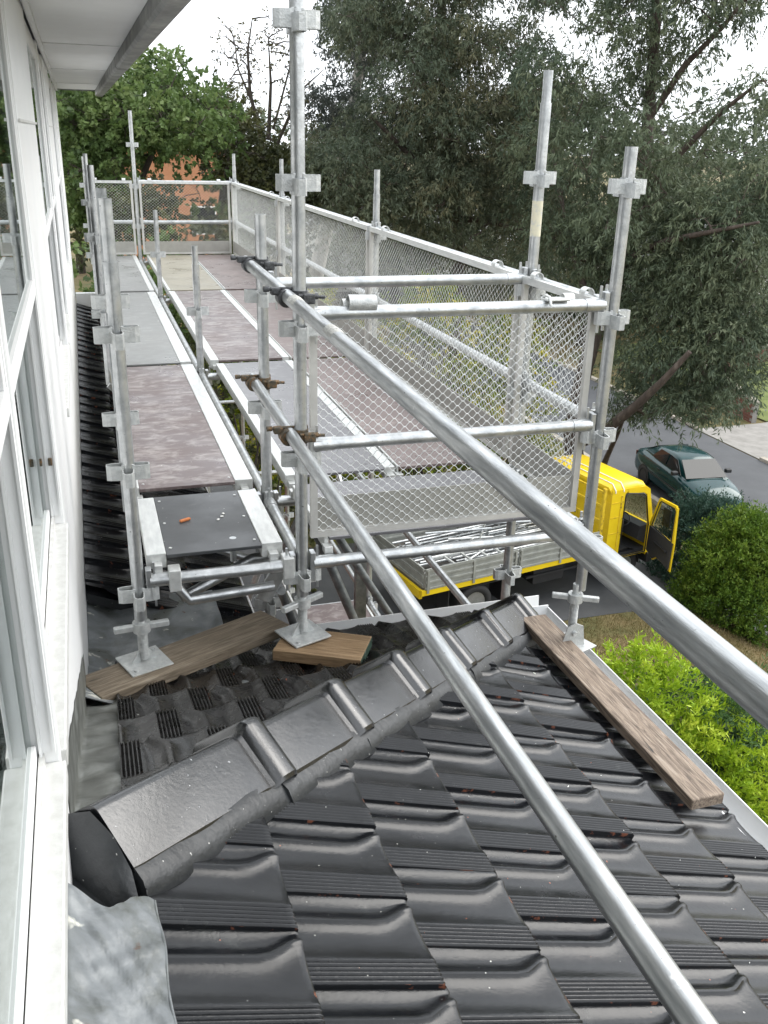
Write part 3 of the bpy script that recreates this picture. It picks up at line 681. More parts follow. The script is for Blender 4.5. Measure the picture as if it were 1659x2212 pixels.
# row beside the wall, carried on hop-up brackets
standard(XL, YB[0], -1.74, -0.20, spigot=.20, top_cup=-.5)
standard(XL+.005, YB[1]-.05, -1.56, -0.205, spigot=.24, mat='galv_dark', top_cup=-.5)
standard(XL+.01, YB[2], -1.62, -0.20, spigot=.2, top_cup=-.3)
standard(XL+.02, YB[3], -1.62, -0.20, spigot=.2, top_cup=-.3)
standard(XL+.03, YB[4]+.1, -1.62, -0.30, spigot=.2, top_cup=-.4)
def end_fit(mb, p, d):
    """pressed C-clip and wedge at the end of a ledger; d = direction from the standard to the tube"""
    p = Vector(p); d = Vector(d).normalized(); sdv = Vector((0, 0, 1)).cross(d)
    M = Matrix((( d.x, sdv.x, 0, p.x), (d.y, sdv.y, 0, p.y), (d.z, sdv.z, 1, p.z), (0, 0, 0, 1)))
    mb.box((.030, -.020, -.075), (.052, .020, .052), M, bev=.003)
    mb.box((.058, -.005, -.11), (.066, .005, .075), M)
    mb.tube(M @ Vector((.045, 0, 0)), M @ Vector((.13, 0, 0)), RT_*1.12, 16)
def ledger(p, q, mat='galv', fits=True, name='ledger', r=RT_):
    p = Vector(p); q = Vector(q); d = (q-p).normalized(); mb = MB()
    mb.tube(p+d*.05, q-d*.05, r, 18)
    if fits: end_fit(mb, p, d); end_fit(mb, q, -d)
    return part(name, mb, MAT[mat], scaf)
LV = [CUP0-.495*k+.05 for k in range(0, 15)]
Zg1, Zg2, Zd = LV[1], LV[2], LV[3]        # top guard rail, mid rail, deck level
# front end
ledger((XI, YB[0], Zg1), (XO, YB[0], Zg1), name='guard_rail')
ledger((XI, YB[0], Zg2), (XO, YB[0], Zg2), name='guard_rail')
ledger((XI, YB[0], Zd), (XO, YB[0], Zd), name='transom')
ledger((XL, YB[0], Zd), (XI, YB[0], Zd), name='transom')
ledger((XI, YB[1], Zg1), (XO, YB[1], Zg1), name='guard_rail')
for i, y in enumerate(YB[1:]):
    ledger((XI, y, Zd-.02), (XO, y, Zd-.02), name='transom'); 
    ledger((XL, y, Zd-.02), (XI, y, Zd-.02), name='transom')
    for zz in (LV[7], LV[11]): ledger((XI, y, zz), (XO, y, zz), name='transom')
for a, b_ in zip(YB[:-1], YB[1:]):
    for z in (Zg1-.005, Zg2): ledger((XO, a, z), (XO, b_, z), name='guard_rail')
    ledger((XO, a, Zd), (XO, b_, Zd)); ledger((XI, a, Zd), (XI, b_, Zd))
    if a > 3.5:
        for z in (LV[5], LV[7], LV[11]): ledger((XO, a, z), (XO, b_, z)); ledger((XI, a, z), (XI, b_, z))
ledger((XI, YB[4], Zg2), (XO, YB[4], Zg2), name='guard_rail'); ledger((XI, YB[4], Zg1), (XO, YB[4], Zg1), name='guard_rail')
ledger((XL+.03, YB[4]+.05, Zg2), (XI, YB[4]+.02, Zg2), name='guard_rail')
# hop-up bracket under the little deck
mb = MB(); mb.path([(XI-.05, 3.40, -1.60), (.55, 3.40, -1.60), (.26, 3.40, -1.74), (.20, 3.36, -1.62)], RT_*.9, 12); mb.tube((.47, 3.40, -1.50), (.47, 3.40, -1.60), .014, 10)
mb.path([(.20, 3.33, -1.60), (.28, 3.33, -1.72), (.62, 3.33, -1.70)], RT_*.9, 12); part('hop_up_bracket', mb, MAT['galv'], scaf)
for y in (YB[1]+.1, YB[2]-.1, YB[3]-.1):
    part('hop_up_bracket', MB().path([(XL, y, -1.6), (XL+.15, y, -1.75), (XI-.03, y, -1.95)], RT_*.8, 10).tube((XI-.03, y-.02, -1.95), (XI-.03, y-.02, -1.6), .02, 10), MAT['galv'], scaf)
# clip plates on the front transom
for x in (.20, .64): part('clip_plate', MB().box((x, YB[0]-.034, Zd-.045), (x+.045, YB[0]+.03, Zd+.045), bev=.004), MAT['alu'], scaf)
# diagonal braces and lower works
def brace(p, q, r=RT_, mat='galv'): return part('brace', MB().tube(p, q, r, 14, hollow=True), MAT[mat], scaf)
brace((XO-.06, 4.05, -3.4), (XO-.06, 6.4, -5.6)); brace((XO+.05, 9.7, -1.7), (XO+.05, 6.6, -3.5)); brace((.95, 4.06, -1.75), (1.55, 4.06, -3.3), mat='galv_dark')
brace((.80, 4.1, -1.7), (.80, 5.8, -3.3), .02); brace((.95, 4.2, -1.72), (1.05, 6.3, -3.3), .02, 'galv_dark')
part('brace_bar', MB().box((1.25, 4.30, -3.6), (1.31, 4.34, -1.66)), MAT['galv_dark'], scaf)
part('brace_bar', MB().tube((1.0, 4.1, -1.7), (1.62, 4.12, -2.75), .021, 12), MAT['galv_dark'], scaf)
part('swivel_plate', MB().box((-.035, -.006, -.09), (.035, .006, .09), Matrix.Translation((.63, 3.42, -1.73)) @ Matrix.Rotation(.5, 4, 'Y'), bev=.004).tube((.67, 3.43, -1.78), (.76, 3.62, -2.05), .02, 12), MAT['galv'], scaf)
# base jacks
def jack(x, y, zb, zt, M=None, wing=0.3):
    pt = part('base_jack', MB().tube((x, y, zb+.01), (x, y, zt+.06), .0165, 16), MAT['cast'], scaf)
    th = MB()
    n = int((zt-zb-.03)/.0065)
    pts = [(x+.0185*math.cos(2*math.pi*i/8), y+.0185*math.sin(2*math.pi*i/8), zb+.02+.0065*i/8) for i in range(n*8)]
    th.path(pts, .0022, 5); part('thread', th, MAT['cast'], pt)
    Mr = Matrix.Translation((x, y, 0)) @ Matrix.Rotation(wing, 4, 'Z')
    nut = MB(); nut.tube((x, y, zt-.028), (x, y, zt+.012), .034, 14)
    for s in (-1, 1): nut.box((s*.028 if s > 0 else -.105, -.012, zt-.020), (.105 if s > 0 else -.028, .012, zt+.004), Mr, bev=.004)
    part('wing_nut', nut, MAT['cast'], pt)
    Mp = M if M is not None else Matrix.Translation((x, y, zb)) @ Matrix.Rotation(.35, 4, 'Z')
    pl = MB(); pl.box((-.085, -.085, -.008), (.085, .085, .0), Mp, bev=.002)
    for k in range(2):
        Mk = Mp @ Matrix.Rotation(math.pi*k, 4, 'Z')
        pl.prism([(.016, -.004, .0), (.055, -.004, .0), (.018, -.004, .055)], (0, .008, 0), Mk)
    for a in (-.06, .06): pl.tube(Mp @ Vector((a, a, .0)), Mp @ Vector((a, a, .008)), .008, 10)
    part('base_plate', pl, MAT['cast'], pt); return pt
jack(XL, YB[0], -1.925, -1.765, wing=.1)
jack(XI, YB[0]-.0, -1.895, -1.745, wing=.5)
jack(XO-.02, YB[0], -2.135, -1.89, wing=-.5)
part('base_bracket', MB().prism([(-.07, -.03, 0), (.05, -.03, 0), (.035, -.03, .10), (-.005, -.03, .12), (-.045, -.03, .10)], (0, .006, 0), Matrix.Translation((XO-.02, YB[0]-.01, -2.13)))
     .tube((XO-.03, YB[0]-.055, -2.06), (XO-.03, YB[0]-.03, -2.06), .013, 6), MAT['cast'], scaf)
# two long handrail tubes clamped to the inner standards, running back past the camera
def rail(p, q, mat): return part('handrail_tube', MB().tube(p, q, RT_, 24, hollow=True), MAT[mat], scaf)
rail((.672, 4.10, -.508), (.699, -1.2, -.615), 'galv_rail'); rail((.680, 4.08, -1.022), (.692, -1.2, -1.12), 'galv_rail')
def coupler(c, mat, d=1):
    """right-angle coupler: a band round the standard, a band round the tube, bolts and wing flaps"""
    x, y, z = c; mb = MB()
    mb.tube((x, y, z-.026), (x, y, z+.026), RT_*1.22, 18)
    tx = x-.052
    mb.tube((tx, y-.03, z), (tx, y+.03, z), RT_*1.25, 18)
    mb.box((tx+.0, y-.022, z-.022), (x, y+.022, z+.022), bev=.006)
    mb.tube((tx-.075, y+.012, z+.030), (x+.03, y+.012, z+.030), .0065, 8); mb.tube((tx-.075, y+.012, z+.030), (tx-.055, y+.012, z+.030), .011, 6)
    mb.tube((x-.01, y-.032, z+.012), (x+.085, y-.032, z+.004), .0065, 8); mb.tube((x+.045, y-.032, z+.008), (x+.06, y-.032, z+.007), .011, 6)
    mb.box((x+.005, y-.044, z-.018), (x+.05, y-.022, z+.018), bev=.005); mb.box((tx-.05, y-.004, z+.01), (tx-.015, y+.028, z+.036), bev=.005)
    return part('coupler', mb, MAT[mat], scaf)
coupler((XI, YB[1], -.512), 'coupler'); coupler((XI, YB[0], -.532), 'coupler'); coupler((XI, YB[1], -1.025), 'rust'); coupler((XI, YB[0], -1.045), 'rust')
part('half_coupler', MB().tube((XO, YB[1]-.03, -2.36), (XO, YB[1]-.03, -2.30), .038, 16).tube((XO+.085, YB[1]-.06, -2.36), (XO+.085, YB[1]-.06, -2.28), .034, 16, hollow=True).box((XO-.05, YB[1]-.09, -2.35), (XO+.12, YB[1]-.06, -2.32), bev=.004)
     .tube((XO+.10, YB[1]-.05, -2.6), (XO+.085, YB[1]-.05, -2.36), .026, 14), MAT['cast'], scaf)
# a cream paint mark on one outer standard, plaster splashes on the upper handrail
part('paint_mark', MB().tube((XO, YB[1], -.40), (XO, YB[1], -.245), RT_*1.012, 20, cap=False), MAT['cream'], scaf)
rs = random.Random(2)
for yc, ln in ((3.10, .10), (2.62, .07), (2.58, .05)):
    sp = MB(); n_ = 7
    rings = []
    for i in range(n_):
        y = yc+ln*(i/(n_-1)-.5); t_ = (4.10-y)/5.3; cx_ = .672+(.699-.672)*t_; cz_ = -.508+(-.615+.508)*t_
        rings.append([(cx_+math.cos(a)*RT_*(1.0+.12*rs.random()*(1 if 0 < i < n_-1 else 0)), y+rs.uniform(-.008, .008), cz_+math.sin(a)*RT_*(1.0+.12*rs.random()*(1 if 0 < i < n_-1 else 0))) for a in lin(.3, 2.9, 9)])
    sp.loft(rings, False, False); part('plaster_splash', sp, MAT['plaster'], scaf)
# little loose sleeve lying on the top guard rail
tag(part('pipe_sleeve', MB().tube((.90, YB[0]-.004, Zg1+.036), (1.005, YB[0]-.004, Zg1+.033), .030, 18, hollow=True), MAT['cast']), 'short loose steel sleeve sitting on the upper front guard rail', 'sleeve')
tag(part('hook_clip', MB().path([(1.70, YB[0]-.045, Zg1+.01), (1.70, YB[0]-.03, Zg1+.04), (1.70, YB[0], Zg1+.044), (1.70, YB[0]+.035, Zg1+.03)], .006, 6).box((1.69, YB[0]-.032, Zg1+.024), (1.79, YB[0]+.032, Zg1+.032), bev=.003), MAT['alu']), 'flat clip hooked over the front guard rail near the outer standard', 'clip')

# ------------------------------------------------------------------ deck boards
def plank(x0, x1, y0, y1, z, ply, label, group=None, edge=.05, edge2=None, hooks=True):
    t = thing('deck_board', ((x0+x1)/2, (y0+y1)/2, z-.06), label, 'deck board', group)
    edge2 = edge if edge2 is None else edge2
    s = rnd.uniform(-.003, .003)
    part('panel', MB().box((x0+edge, y0, z-.014), (x1-edge2, y1, z-.001+s), bev=.002), MAT[ply], t)
    for a, b_ in ((x0, x0+edge), (x1-edge2, x1)):
        if b_-a > .005:
            mb = MB().box((a, y0+.01, z-.058), (b_-.0008, y1-.01, z+.003+s), bev=.003)
            part('side_rail', mb, MAT['alu'], t)
    if hooks:
        for yy, dd in ((y0, -1), (y1, 1)):
            for xx in (x0+edge/2, x1-edge2/2):
                part('hook', MB().box((xx-.018, yy-.012 if dd > 0 else yy-.03, z-.06), (xx+.018, yy+.03 if dd > 0 else yy+.012, z-.028), bev=.003), MAT['alu'], t)
    n = max(2, int((x1-x0)/.25))
    rv = MB()
    for xx in (x0+edge+.02, x1-edge2-.02):
        for k in range(3): yy = y0+.06+(y1-y0-.12)*k/2; rv.tube((xx, yy, z-.001+s), (xx, yy, z+.002+s), .006, 8)
    part('rivets', rv, MAT['alu'], t, kind='stuff')
    return t
G1 = 'boards of the upper scaffold deck'
plank(.125, .655, 3.30, 3.93, DECK, 'ply_dark', 'short charcoal board with wide bright edges, holding an orange chip', G1, .075, .085)
plank(.135, .665, 4.04, 6.47, DECK, 'ply_maroon', 'maroon stained board beside the wall, just behind the short charcoal board', G1, .012, .085)
plank(.145, .665, 6.55, 9.77, DECK, 'ply_grey', 'grey board beside the wall, between the stained maroon board and the grey end board', G1, .012, .08)
plank(.155, .665, 9.85, 12.86, DECK, 'ply_grey', 'grey end board beside the wall, reaching the far mesh panel', G1, .012, .05)
plank(.83, 1.93, 3.32, 3.95, DECK-.005, 'ply_blue', 'short blue-grey board behind the front mesh panel', G1, .02, .02)
plank(.825, 1.375, 4.06, 6.47, DECK, 'ply_blue', 'blue-grey stained board on the inner side, between the first and second outer posts', G1, .055, .055)
plank(1.385, 1.945, 4.06, 6.47, DECK, 'ply_maroon2', 'faded maroon board along the toe board, ahead of its brown neighbour', G1, .01, .03)
plank(.80, 1.375, 6.55, 9.77, DECK, 'ply_maroon', 'maroon board with pale side rails in the middle of the deck', G1, .06, .055)
plank(1.385, 1.945, 6.55, 9.77, DECK, 'ply_maroon2', 'faded maroon board along the middle stretch of mesh panel', G1, .01, .03)
plank(.80, 1.375, 9.85, 12.86, DECK, 'ply_tan', 'tan board at the far end of the deck', G1, .03, .012)
plank(1.385, 1.945, 9.85, 12.86, DECK, 'ply_maroon2', 'faded maroon board in the far corner of the mesh fence', G1, .012, .03)
LOW = LV[7]+.05
G2 = 'boards of the lower scaffold deck'
plank(.85, 1.38, 4.06, 6.45, LOW, 'ply_dark', 'dark inner board of the lower scaffold deck', G2, .02, .02)
plank(1.40, 1.94, 4.06, 6.45, LOW, 'ply_maroon', 'brown outer board of the lower scaffold deck', G2, .02, .02)
plank(.85, 1.38, 6.55, 9.75, LOW, 'ply_dark', 'dark lower deck board under the middle bay', G2, .02, .02)
tag(part('terracotta_chip', MB().box((-.025, -.007, 0), (.025, .007, .010), Matrix.Translation((.305, 3.62, DECK+.001)) @ Matrix.Rotation(.5, 4, 'Z'), bev=.003), MAT['orange_bit']), 'small orange terracotta chip lying on the short charcoal board', 'tile chip')
for i, (x, y) in enumerate([(.46, 3.63), (.44, 3.60), (.47, 3.66)]):
    tag(part('paint_flake', MB().box((-.006, -.004, 0), (.006, .004, .003), Matrix.Translation((x, y, DECK+.001)) @ Matrix.Rotation(i, 4, 'Z')), MAT['paper']), 'tiny white paint flake on the short charcoal board', 'paint flake', 'paint flakes on the charcoal board')

# ------------------------------------------------------------------ mesh edge-protection panels
def diamond(mb, P, L, H, pw=.044, ph=.036, t=.0013, d=.0011):
    """expanded mesh in the plane spanned by P(u, w, n): zig-zag strands, alternate rows mirrored"""
    nr = int(H/(ph/2)); ns = int(L/(pw/2))*2
    vs = []; fs = []
    for r in range(nr):
        zc = (r+.5)*ph/2; sg = 1 if r % 2 else -1
        for k in range(ns+1):
            j = k//2                       # flat bond at every crest and trough
            amp = (ph/4-t*.4)*sg*(1 if j % 2 else -1)
            u = min(L, j*pw/2+(pw*.085 if k % 2 else -pw*.085)+pw*.085); z = zc+amp
            b = len(vs)
            vs += [P(u, z-t, -d), P(u, z+t, -d*.2), P(u, z+t, d), P(u, z-t, d*.2)]
            if k:
                for q in range(4): fs.append((b-4+q, b-4+(q+1) % 4, b+(q+1) % 4, b+q))
    mb.add(vs, fs, False); return mb
def mesh_panel(p, q, inward, label, group, mesh_front=False, ztop=-.575, pw=.044, ph=.036):
    """frame, mesh, toe board and hooks between plan points p and q; inward = plan direction towards the deck"""
    p = Vector((p[0], p[1], 0)); q = Vector((q[0], q[1], 0)); e = (q-p); L = e.length; e.normalize(); n = Vector((inward[0], inward[1], 0)).normalized()
    zb = DECK+.012; H = ztop-zb
    t = thing('mesh_panel', (p+q)/2+Vector((0, 0, zb)), label, 'mesh panel', group)
    def P(u, z, k): return p+e*u+n*k+Vector((0, 0, zb+z))
    def bar(u0, u1, z0, z1, k0, k1):
        mb = MB(); pts = [P(u, z, k) for z in (z0, z1) for (u, k) in ((u0, k0), (u1, k0), (u1, k1), (u0, k1))]
        mb.add(pts, [(0, 3, 2, 1), (4, 5, 6, 7), (0, 1, 5, 4), (1, 2, 6, 5), (2, 3, 7, 6), (3, 0, 4, 7)]); return mb
    part('top_rail', bar(0.0, L, H-.032, H, -.013, .013), MAT['alu'], t)
    part('bottom_rail', bar(0.0, L, 0, .022, -.012, .012), MAT['alu_dull'], t)
    for a, b_ in ((.0, .028), (L-.028, L)): part('stile', bar(a+.0005, b_-.0005, .0225, H-.0325, -.012, .012), MAT['alu_dull'], t)
    part('toe_board', bar(.03, L-.03, .024, .165, .0065, .010), MAT['toe'], t)
    def Q(u, z, k): return P(.028+u, .022+z, k-.001)
    mb = diamond(MB(), Q, L-.056, H-.054, pw, ph)
    part('mesh_infill', mb, MAT['mesh'], t, kind='stuff', recalc=False)
    for u in (max(.10, L*.12), L-max(.10, L*.12)):
        c = P(u, H+.006, -.012)
        pts = [c+n*(.024*math.cos(a))+Vector((0, 0, .024*math.sin(a))) for a in lin(-.2, math.pi*1.25, 12)]
        mb = MB(); wv = e*.022
        mb.add([x-wv for x in pts]+[x+wv for x in pts], [(i, i+1, 12+i+1, 12+i) for i in range(11)], True)
        ins = [c+(x-c)*.86 for x in pts]
        mb.add([x-wv for x in ins]+[x+wv for x in ins], [(i, 12+i, 12+i+1, i+1) for i in range(11)], True)
        mb.add([pts[i]+wv for i in range(12)]+[ins[i]+wv for i in range(12)], [(i, i+1, 12+i+1, 12+i) for i in range(11)])
        mb.add([pts[i]-wv for i in range(12)]+[ins[i]-wv for i in range(12)], [(i, 12+i, 12+i+1, i+1) for i in range(11)])
        part('hook', mb, MAT['alu'], t)
    return t
G3 = 'mesh panels round the deck edge'
XP = XO-.045
mesh_panel((XI+.045, YB[0]+.042), (XO-.05, YB[0]+.042), (0, 1), 'mesh panel closing the front end of the deck, behind two guard rails', G3)
mesh_panel((XP, YB[0]+.06), (XP, YB[1]-.02), (-1, 0), 'shortest mesh panel, next to the front outer corner of the scaffold', G3)
mesh_panel((XP, YB[1]+.03), (XP, YB[2]-.03), (-1, 0), 'long mesh panel between the two front tall outer posts and the next bay', G3)
mesh_panel((XP, YB[2]+.03), (XP, YB[3]-.03), (-1, 0), 'long mesh panel along the middle bay of the deck', G3)
mesh_panel((XP, YB[3]+.03), (XP, YB[4]-.04), (-1, 0), 'long mesh panel running into the far corner of the deck', G3)
mesh_panel((XI+.04, YB[4]-.03), (XP-.03, YB[4]-.03), (0, -1), 'mesh panel across the far end of the deck, wider than its neighbour', G3)
mesh_panel((.13, YB[4]-.02), (XI-.04, YB[4]-.02), (0, -1), 'narrow mesh panel across the far end beside the wall', G3)

# ------------------------------------------------------------------ sole boards on the roof
def sole(cx, cy, cz, L, W, H, yaw, tilt, mat, endmat, label, pitch=0.0):
    M = Matrix.Translation((cx, cy, cz)) @ Matrix.Rotation(yaw, 4, 'Z') @ Matrix.Rotation(pitch, 4, 'Y') @ Matrix.Rotation(tilt, 4, 'X')
    t = thing('timber_board', (cx, cy, cz-H/2), label, 'timber board', 'timber boards under the base plates')
    part('plank', MB().box((-L/2, -W/2, -H/2), (L/2, W/2, H/2), None, bev=.004), MAT[mat], t, M=M)
    for s in (-1, 1):
        part('board_end', MB().box((s*L/2, -W/2+.003, -H/2+.003), (s*(L/2+.0012), W/2-.003, H/2-.003)), MAT[endmat], t, M=M)
    return t
sole(.262, 3.31, -1.958, .86, .215, .046, math.radians(25), math.radians(-5), 'timber', 'green_end', 'long brown timber board with green end, laid slantwise near the wall')
sole(.79, 3.185, -1.935, .36, .235, .046, math.radians(-28), math.radians(-5), 'timber_warm', 'green_end', 'short brown timber offcut with green end under the middle base plate')
sole(1.900, 2.80, -2.118, 1.36, .132, .045, math.radians(90.5), math.radians(-0), 'timber_grey', 'timber_grey', 'long worn timber board lying along the eave beside the white gutter', 0.0)

# ================================================================== VEHICLES
def wheel(parent, c, axis, r, wd, n_hole=6):
    """wheel > tyre, rim; axis = outward unit vector"""
    c = Vector(c); a = Vector(axis).normalized(); u = a.orthogonal().normalized(); v = a.cross(u)
    def ring(rad, off, n=28): return [c+a*off+(u*math.cos(2*math.pi*i/n)+v*math.sin(2*math.pi*i/n))*rad for i in range(n)]
    h = wd/2
    tyre = MB().loft([ring(r*.60, h*.80), ring(r*.66, h*.98), ring(r*.90, h), ring(r*.985, h*.78), ring(r, h*.4), ring(r, -h*.4), ring(r*.985, -h*.78), ring(r*.9, -h), ring(r*.6, -h*.9)], True, False)
    wh = part('wheel', tyre, MAT['rubber'], parent)
    rim = MB().loft([ring(r*.61, h*.80), ring(r*.56, h*.72), ring(r*.52, h*.35), ring(r*.26, h*.30), ring(r*.20, h*.62), ring(r*.02, h*.66)], True, True)
    part('rim', rim, MAT['rim'], wh)
    hb = MB()
    for k in range(n_hole):
        t = 2*math.pi*k/n_hole; cc = c+(u*math.cos(t)+v*math.sin(t))*r*.40+a*(h*.34)
        hb.tube(cc, cc+a*.006, r*.065, 10)
    part('rim_holes', hb, MAT['black'], wh); return wh

TM = Matrix.Translation((5.0, 13.05, -7.985)) @ Matrix.Rotation(math.radians(11.0), 4, 'Z')
truck = thing('truck', TM.translation, 'yellow flatbed truck loaded with scaffold tubes, driver door open', 'truck')
def cabx(p):
    """the cab is a short one: everything ahead of the tray is drawn in"""
    x, y, z = p
    if x > 3.95: x = 3.95+(x-3.95)*.67
    if x > 3.9 and z > .62: z = .62+(z-.62)*.90
    return Vector((x, y, z))
def tpart(name, mb, mat, parent=None):
    mb.v = [tuple(cabx(p)) for p in mb.v]; mb.v = [tuple(TM @ Vector(p)) for p in mb.v]; return part(name, mb, MAT[mat], parent or truck)
W_ = 1.95
tpart('tray_floor', MB().box((0, .03, .86), (3.80, W_-.03, .93)), 'deck_wood')
def dropside(x0, x1, y0, y1):
    along_x = (x1-x0) > (y1-y0)
    mb = MB()
    if along_x:
        mb.box((x0, y0, .90), (x1, y1, 1.28))
        for z0, z1 in ((.90, .94), (1.02, 1.06), (1.13, 1.17), (1.24, 1.30)): mb.box((x0, y0-.018, z0), (x1, y0-.0005, z1), bev=.004)
        for xx in (x0+.02, (x0+x1)/2, x1-.06): mb.box((xx, y0-.03, .84), (xx+.045, y0-.0186, 1.27))
    else:
        mb.box((x0, y0, .90), (x1, y1, 1.28))
        for z0, z1 in ((.94, 1.0), (1.1, 1.16), (1.24, 1.30)): mb.box((x0-.016, y0, z0), (x0-.0005, y1, z1))
    return mb
tpart('tray_side', dropside(.02, 1.92, 0, .03), 'tray_alu'); tpart('tray_side', dropside(1.96, 3.78, 0, .03), 'tray_alu')
tpart('tray_side', dropside(.02, 3.78, W_-.03, W_), 'tray_alu'); tpart('tailboard', dropside(0, .018, .04, W_-.04), 'tray_alu')
tpart('chassis', MB().box((-.05, -.01, .80), (3.85, .05, .895)).box((-.05, W_-.05, .80), (3.85, W_+.01, .895)).box((-.06, 0.06, .72), (0.0, W_-.06, .88)), 'yellow')
tpart('chassis_rail', MB().box((.1, .5, .52), (5.3, .60, .79)).box((.1, 1.35, .52), (5.3, 1.45, .79)).box((.4, .52, .60), (.5, 1.4, .72)).box((2.4, .1, .45), (3.1, .48, .78)).box((2.2, .05, .62), (3.6, .09, .66)), 'black')
tpart('mudguard', MB().box((.55, .02, .74), (1.65, .42, .76)).box((1.66, .04, .3), (1.68, .42, .76)).box((.52, .04, .3), (.54, .42, .76)), 'black')
# headboard rack
rk = MB()
for yy in (.02, W_-.08): rk.box((3.82, yy, .80), (3.88, yy+.06, 2.12), bev=.004)
for zz in (1.15, 1.45, 1.75, 2.02): rk.box((3.835, .081, zz), (3.865, W_-.081, zz+.035))
tpart('headboard_rack', rk, 'yellow_worn')
rk = MB()
for k in range(14): rk.box((3.845, .98+.065*k, 1.19), (3.851, .986+.065*k, 2.0))
for k in range(11): rk.box((3.852, .98, 1.22+.07*k), (3.857, W_-.09, 1.226+.07*k))
tpart('rack_mesh', rk, 'black')
# cab built as panels round a door opening
CX0, CX1 = 4.02, 5.72
cab = tpart('cab', MB().prism([(CX0, 0, .62), (4.50, 0, .62), (4.50, 0, 2.10), (4.60, 0, 2.16), (4.60, 0, 2.22), (CX0+.06, 0, 2.22), (CX0, 0, 2.12)], (0, .05, 0))        # rear quarter
     .prism([(4.605, 0, 2.10), (5.20, 0, 2.06), (5.33, 0, 2.0), (5.55, 0, 1.30), (5.55, 0, .62), (5.72, 0, .62), (5.74, 0, 1.25), (5.42, 0, 2.12), (5.28, 0, 2.19), (4.605, 0, 2.22)], (0, .05, 0))  # door head and pillar
     .prism([(CX0, W_-.05, .62), (4.50, W_-.05, .62), (4.50, W_-.05, 2.22), (CX0, W_-.05, 2.15)], (0, .05, 0))
     .prism([(4.505, W_-.05, .62), (5.72, W_-.05, .62), (5.74, W_-.05, 1.25), (4.505, W_-.05, 1.25)], (0, .05, 0))
     .prism([(4.505, W_-.05, 2.08), (5.2, W_-.05, 2.06), (5.62, W_-.05, 1.26), (5.735, W_-.05, 1.26), (5.42, W_-.05, 2.12), (5.28, W_-.05, 2.19), (4.505, W_-.05, 2.22)], (0, .05, 0))
     .box((CX0, .051, .62), (CX0+.04, W_-.051, 1.35)).box((CX0, .051, 1.951), (CX0+.04, W_-.051, 2.2)).box((CX0, .051, 1.351), (CX0+.04, .95, 1.95))
     .box((5.64, .051, .55), (5.74, W_-.051, 1.25))
     .loft([[(CX0, y, z) for y, z in ((0, 2.14), (.12, 2.26), (W_-.12, 2.26), (W_, 2.14), (W_-.06, 2.12), (.06, 2.12))],
            [(CX0+.1, y, z) for y, z in ((0, 2.21), (.12, 2.31), (W_-.12, 2.31), (W_, 2.21), (W_-.06, 2.18), (.06, 2.18))],
            [(5.0, y, z) for y, z in ((0, 2.20), (.12, 2.31), (W_-.12, 2.31), (W_, 2.20), (W_-.06, 2.17), (.06, 2.17))],
            [(5.28, y, z) for y, z in ((.01, 2.17), (.13, 2.26), (W_-.13, 2.26), (W_-.01, 2.17), (W_-.06, 2.14), (.06, 2.14))],
            [(5.42, y, z) for y, z in ((.03, 2.11), (.14, 2.14), (W_-.14, 2.14), (W_-.03, 2.11), (W_-.06, 2.08), (.06, 2.08))]], True, True), 'yellow')
tpart('cab_step', MB().box((4.55, -.01, .36), (4.62, .03, .62)).box((4.50, -.05, .34), (4.95, .10, .37)).box((4.55, .05, .60), (5.54, .12, .64)), 'yellow')
tpart('cab_seams', MB().box((CX0+.02, -.006, 1.24), (4.49, -.0005, 1.262)).box((CX0+.02, -.006, 1.60), (4.49, -.0005, 1.62)).box((CX0+.02, -.006, 1.93), (4.49, -.0005, 1.95)).box((4.36, -.010, .66), (4.41, -.0005, 2.08)), 'yellow_worn', cab)
tpart('windscreen', MB().prism([(5.70, .06, 1.27), (5.40, .06, 2.08), (5.41, .06, 2.085), (5.715, .06, 1.275)], (0, W_-.12, 0)), 'glass_clear', cab)
tpart('side_window', MB().box((4.51, W_-.03, 1.255), (5.35, W_-.025, 2.07)), 'glass_clear', cab)
tpart('rear_window', MB().box((CX0+.018, .951, 1.36), (CX0+.022, W_-.06, 1.94)), 'glass_clear', cab)
tpart('cab_floor', MB().box((CX0+.05, .055, .62), (5.63, W_-.055, .72)), 'trim')
sl = MB(); op = [(4.52, .66), (4.52, 2.06), (4.60, 2.11), (5.17, 2.04), (5.30, 1.97), (5.53, 1.30), (5.53, .66)]
for a, b_ in zip(op, op[1:]+op[:1]):
    a = Vector((a[0], -.004, a[1])); b_ = Vector((b_[0], -.004, b_[1])); sl.tube(a, b_, .014, 6)
tpart('door_seal', sl, 'black', cab)
tpart('grab_handle', MB().path([(4.47, -.012, 1.2), (4.47, -.05, 1.22), (4.47, -.05, 1.55), (4.47, -.012, 1.57)], .012, 6), 'black', cab)
tpart('front_bumper', MB().box((5.66, .0, .38), (5.84, W_, .60), bev=.03), 'black')
for yy in (.12, W_-.42): tpart('headlight', MB().box((5.742, yy, .74), (5.77, yy+.3, .92), bev=.01), 'lamp', cab)
st = tpart('seat', MB().box((4.25, .18, .72), (4.78, .75, 1.02), bev=.05).box((4.15, .18, 1.0), (4.32, .75, 1.72), bev=.05).box((4.25, .85, .72), (4.78, 1.75, 1.0), bev=.05).box((4.15, .85, 1.0), (4.32, 1.75, 1.6), bev=.05), 'trim')
tpart('dashboard', MB().prism([(5.25, .06, .95), (5.62, .06, .8), (5.63, .06, 1.26), (5.32, .06, 1.24)], (0, W_-.12, 0)), 'trim')
sw = MB(); c = Vector((5.18, .50, 1.25)); ax = Vector((-.6, 0, .8)).normalized(); u = Vector((0, 1, 0)); v = ax.cross(u)
